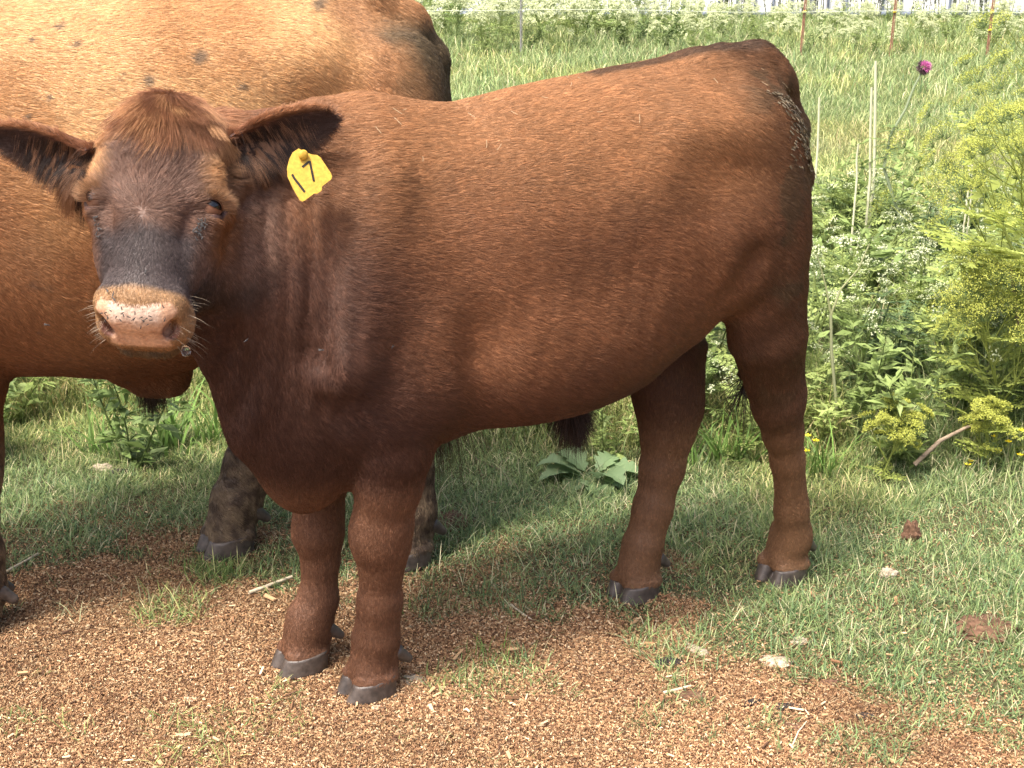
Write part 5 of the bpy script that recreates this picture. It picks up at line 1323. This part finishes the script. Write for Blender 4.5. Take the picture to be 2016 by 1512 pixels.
wire(.82, .0035, -9, 12, 'white electric fence wire above the top of the view')
COVER = flat_mat('white_plastic_cover', (.80, .81, .80), rough=.6, spec=.3, noise=.04, nscale=3, bump=.1)
STEEL = flat_mat('dull_steel', (.16, .19, .24), rough=.6, spec=.4, noise=.2)
sh = empty('field_shelter', (5, 22.6, 0)); tag(sh, 'long white plastic covered shelter at the far edge of the field', 'shelter')
th = np.linspace(0, np.pi, 24); prof = np.stack([0*th, 3.0 - 3.0*np.cos(th), .25 + 2.9*np.sin(th)**.8], -1); prof[0, 2] = 0; prof[-1, 2] = 0
xs_ = np.linspace(-13, 30, 60); Vv = np.array([p + np.array([x, 0, 0]) for x in xs_ for p in prof]); k = len(prof)
Qq = np.array([[i*k + j, (i+1)*k + j, (i+1)*k + j + 1, i*k + j + 1] for i in range(len(xs_)-1) for j in range(k-1)]); link('cover', mesh_data('cover', Vv, Qq, COVER), sh)
for x in np.concatenate([np.arange(-13, 1.5, .30), np.arange(2.2, 30, 1.4)])[:95]:
    pts = prof[:8] + np.array([x, -.04, 0]); v_, q_ = tube_mesh([pts], [np.full(8, .022)], 6); link('rib', mesh_data('rib', v_, q_, STEEL), sh)
v_, q_ = tube_mesh([[(-13, -.06, .05), (30, -.06, .05)]], [.05], 6); link('base_rail', mesh_data('base_rail', v_, q_, STEEL), sh)
# dark seed stalks standing against the shelter
pr = []
for i in range(4):
    P = Plant(900 + i)
    for j in range(5):
        st = P.curve((P.r.normal(0, .15), P.r.normal(0, .1), 0), (P.r.normal(0, .08), 0, 1), P.r.uniform(.6, 1.2), .15, 8); P.stem(st, .006, .003, (.10, .12, .07))
        for q in range(2, 8): P.leafs(np.tile(st[q], (8, 1)) + P.r.normal(0, .012, (8, 3)), P.r.normal(0, 1, (8, 3)), (0, 0, 1), .045, .02, (.09, .11, .06))
    pr.append(P.single('seed_stalk'))
scatter(pr, [(x, y, R.uniform(.8, 1.1)) for x, y in zip(np.linspace(2.2, 9.2, 34) + R.normal(0, .15, 34), R.uniform(21.8, 22.3, 34))], 'seed_stalks', 'dark seed stalks before the white shelter', 'weed', 'dark seed stalks')

# ------------------------------------------------------------------ flies, drool
FLYB = flat_mat('fly_body', (.030, .028, .030), rough=.4, spec=.5, noise=.3, bump=0)
FLYW = flat_mat('fly_wing', (.070, .066, .062), rough=.7, spec=.1, noise=.2, bump=0)
def fly_mesh():
    a, qa = uv_sphere((0, 0, .0010), 1, 8, 6, (.0028, .0012, .0011)); b_, qb = uv_sphere((.0032, 0, .0011), 1, 8, 6, (.0010, .0010, .0009))
    w1 = np.array([(.001, .0004, .0022), (-.0032, .0016, .0019), (-.0046, .0010, .0019), (-.003, .0001, .0023)]); w2 = w1*np.array((1, -1, 1))
    V_ = np.concatenate([a, b_, w1, w2]); q = np.concatenate([qa, qb + len(a), [[0, 1, 2, 3]] + np.array(len(a) + len(b_)), [[3, 2, 1, 0]] + np.array(len(a) + len(b_) + 4)])
    return mesh_data('fly', V_, q, [FLYB, FLYW], midx=[0]*(len(qa) + len(qb)) + [1, 1])
fly_me = fly_mesh()
def add_fly(pl, nl, lab, grp, s=1.0, flying=False):
    p = CO + pl@CM; n_ = unit(nl@CM); a = R.normal(0, 1, 3); x = unit(a - a@n_*n_ + np.array([0, 0, .8 if not flying else 0])); y = np.cross(n_, x)
    M = Matrix((tuple(x), tuple(y), tuple(n_))).transposed().to_4x4(); M = M@Matrix.Scale(s, 4); M.translation = Vector(p + n_*(.004 if not flying else .05))
    o = bpy.data.objects.new('fly', fly_me); COL.objects.link(o); o.matrix_world = M; tag(o, lab, 'fly', grp)
def on_head(s, n, l):
    p = FC.snap(hw(np.array([s]), np.array([n]), np.array([l])), .03, 4); return p[0], unit(FC.grad(p))[0]
for i in range(34):
    t = R.random()**.8; q = on_head(.088 - .010*t + R.normal(0, .005), -.035 - .012*t, .196 + .032*t + R.normal(0, .003)); add_fly(*q, 'tiny fly in the cluster below the calf eye nearest the tagged ear', 'flies below the eye nearest the ear tag', .8)
for i in range(14):
    t = R.random(); q = on_head(-.092 + .012*t + R.normal(0, .004), -.040 - .008*t, .196 + .045*t); add_fly(*q, 'tiny fly in the streak below the other eye of the calf', 'flies below the other eye', .8)
for i in range(28):
    t = R.uniform(-1, 1); q = on_head(t*.056, -.034 + R.normal(0, .006) + .006*abs(t), .372 + R.normal(0, .004)); add_fly(*q, 'tiny dark fly on the upper edge of the calf nose', 'flies on the nose', .75)
for u, v in [(285, 526), (200, 565), (218, 577), (220, 588)]:
    q = on_head(*(headc(wr(u, v, 2.0)[None], CH, .93)[0])); add_fly(*q, 'single fly on the dark bridge of the calf nose', 'flies on the bridge of the nose', 1.0)
for u, v, d in [(772, 684, 2.25), (485, 672, 2.2), (632, 690, 2.2), (843, 608, 2.3), (92, 640, 2.2), (790, 620, 2.3)]:
    p = wr(u, v, d - .02); o = bpy.data.objects.new('fly', fly_me); COL.objects.link(o); o.location = CO + p@CM; o.rotation_euler = (R.random(), R.random(), R.random()*6); o.scale = (1.2,)*3
    tag(o, 'pale winged fly in flight in front of the cattle', 'fly', 'flies in flight')
WET, nt, b = new_mat('clear_drool'); b.inputs['Transmission Weight'].default_value = 1.0; b.inputs['Roughness'].default_value = .02; b.inputs['IOR'].default_value = 1.33
q = on_head(.066, -.105, .395); v_, q_ = uv_sphere((0, 0, 0), .0075, 20, 14, (1, 1, 1.25)); o = link('drool_drop', mesh_data('drool_drop', v_, q_, WET)); o.location = CO + (q[0] + np.array([0, .006, -.012]))@CM
tag(o, 'clear drop of drool hanging at the calf chin', 'drop')
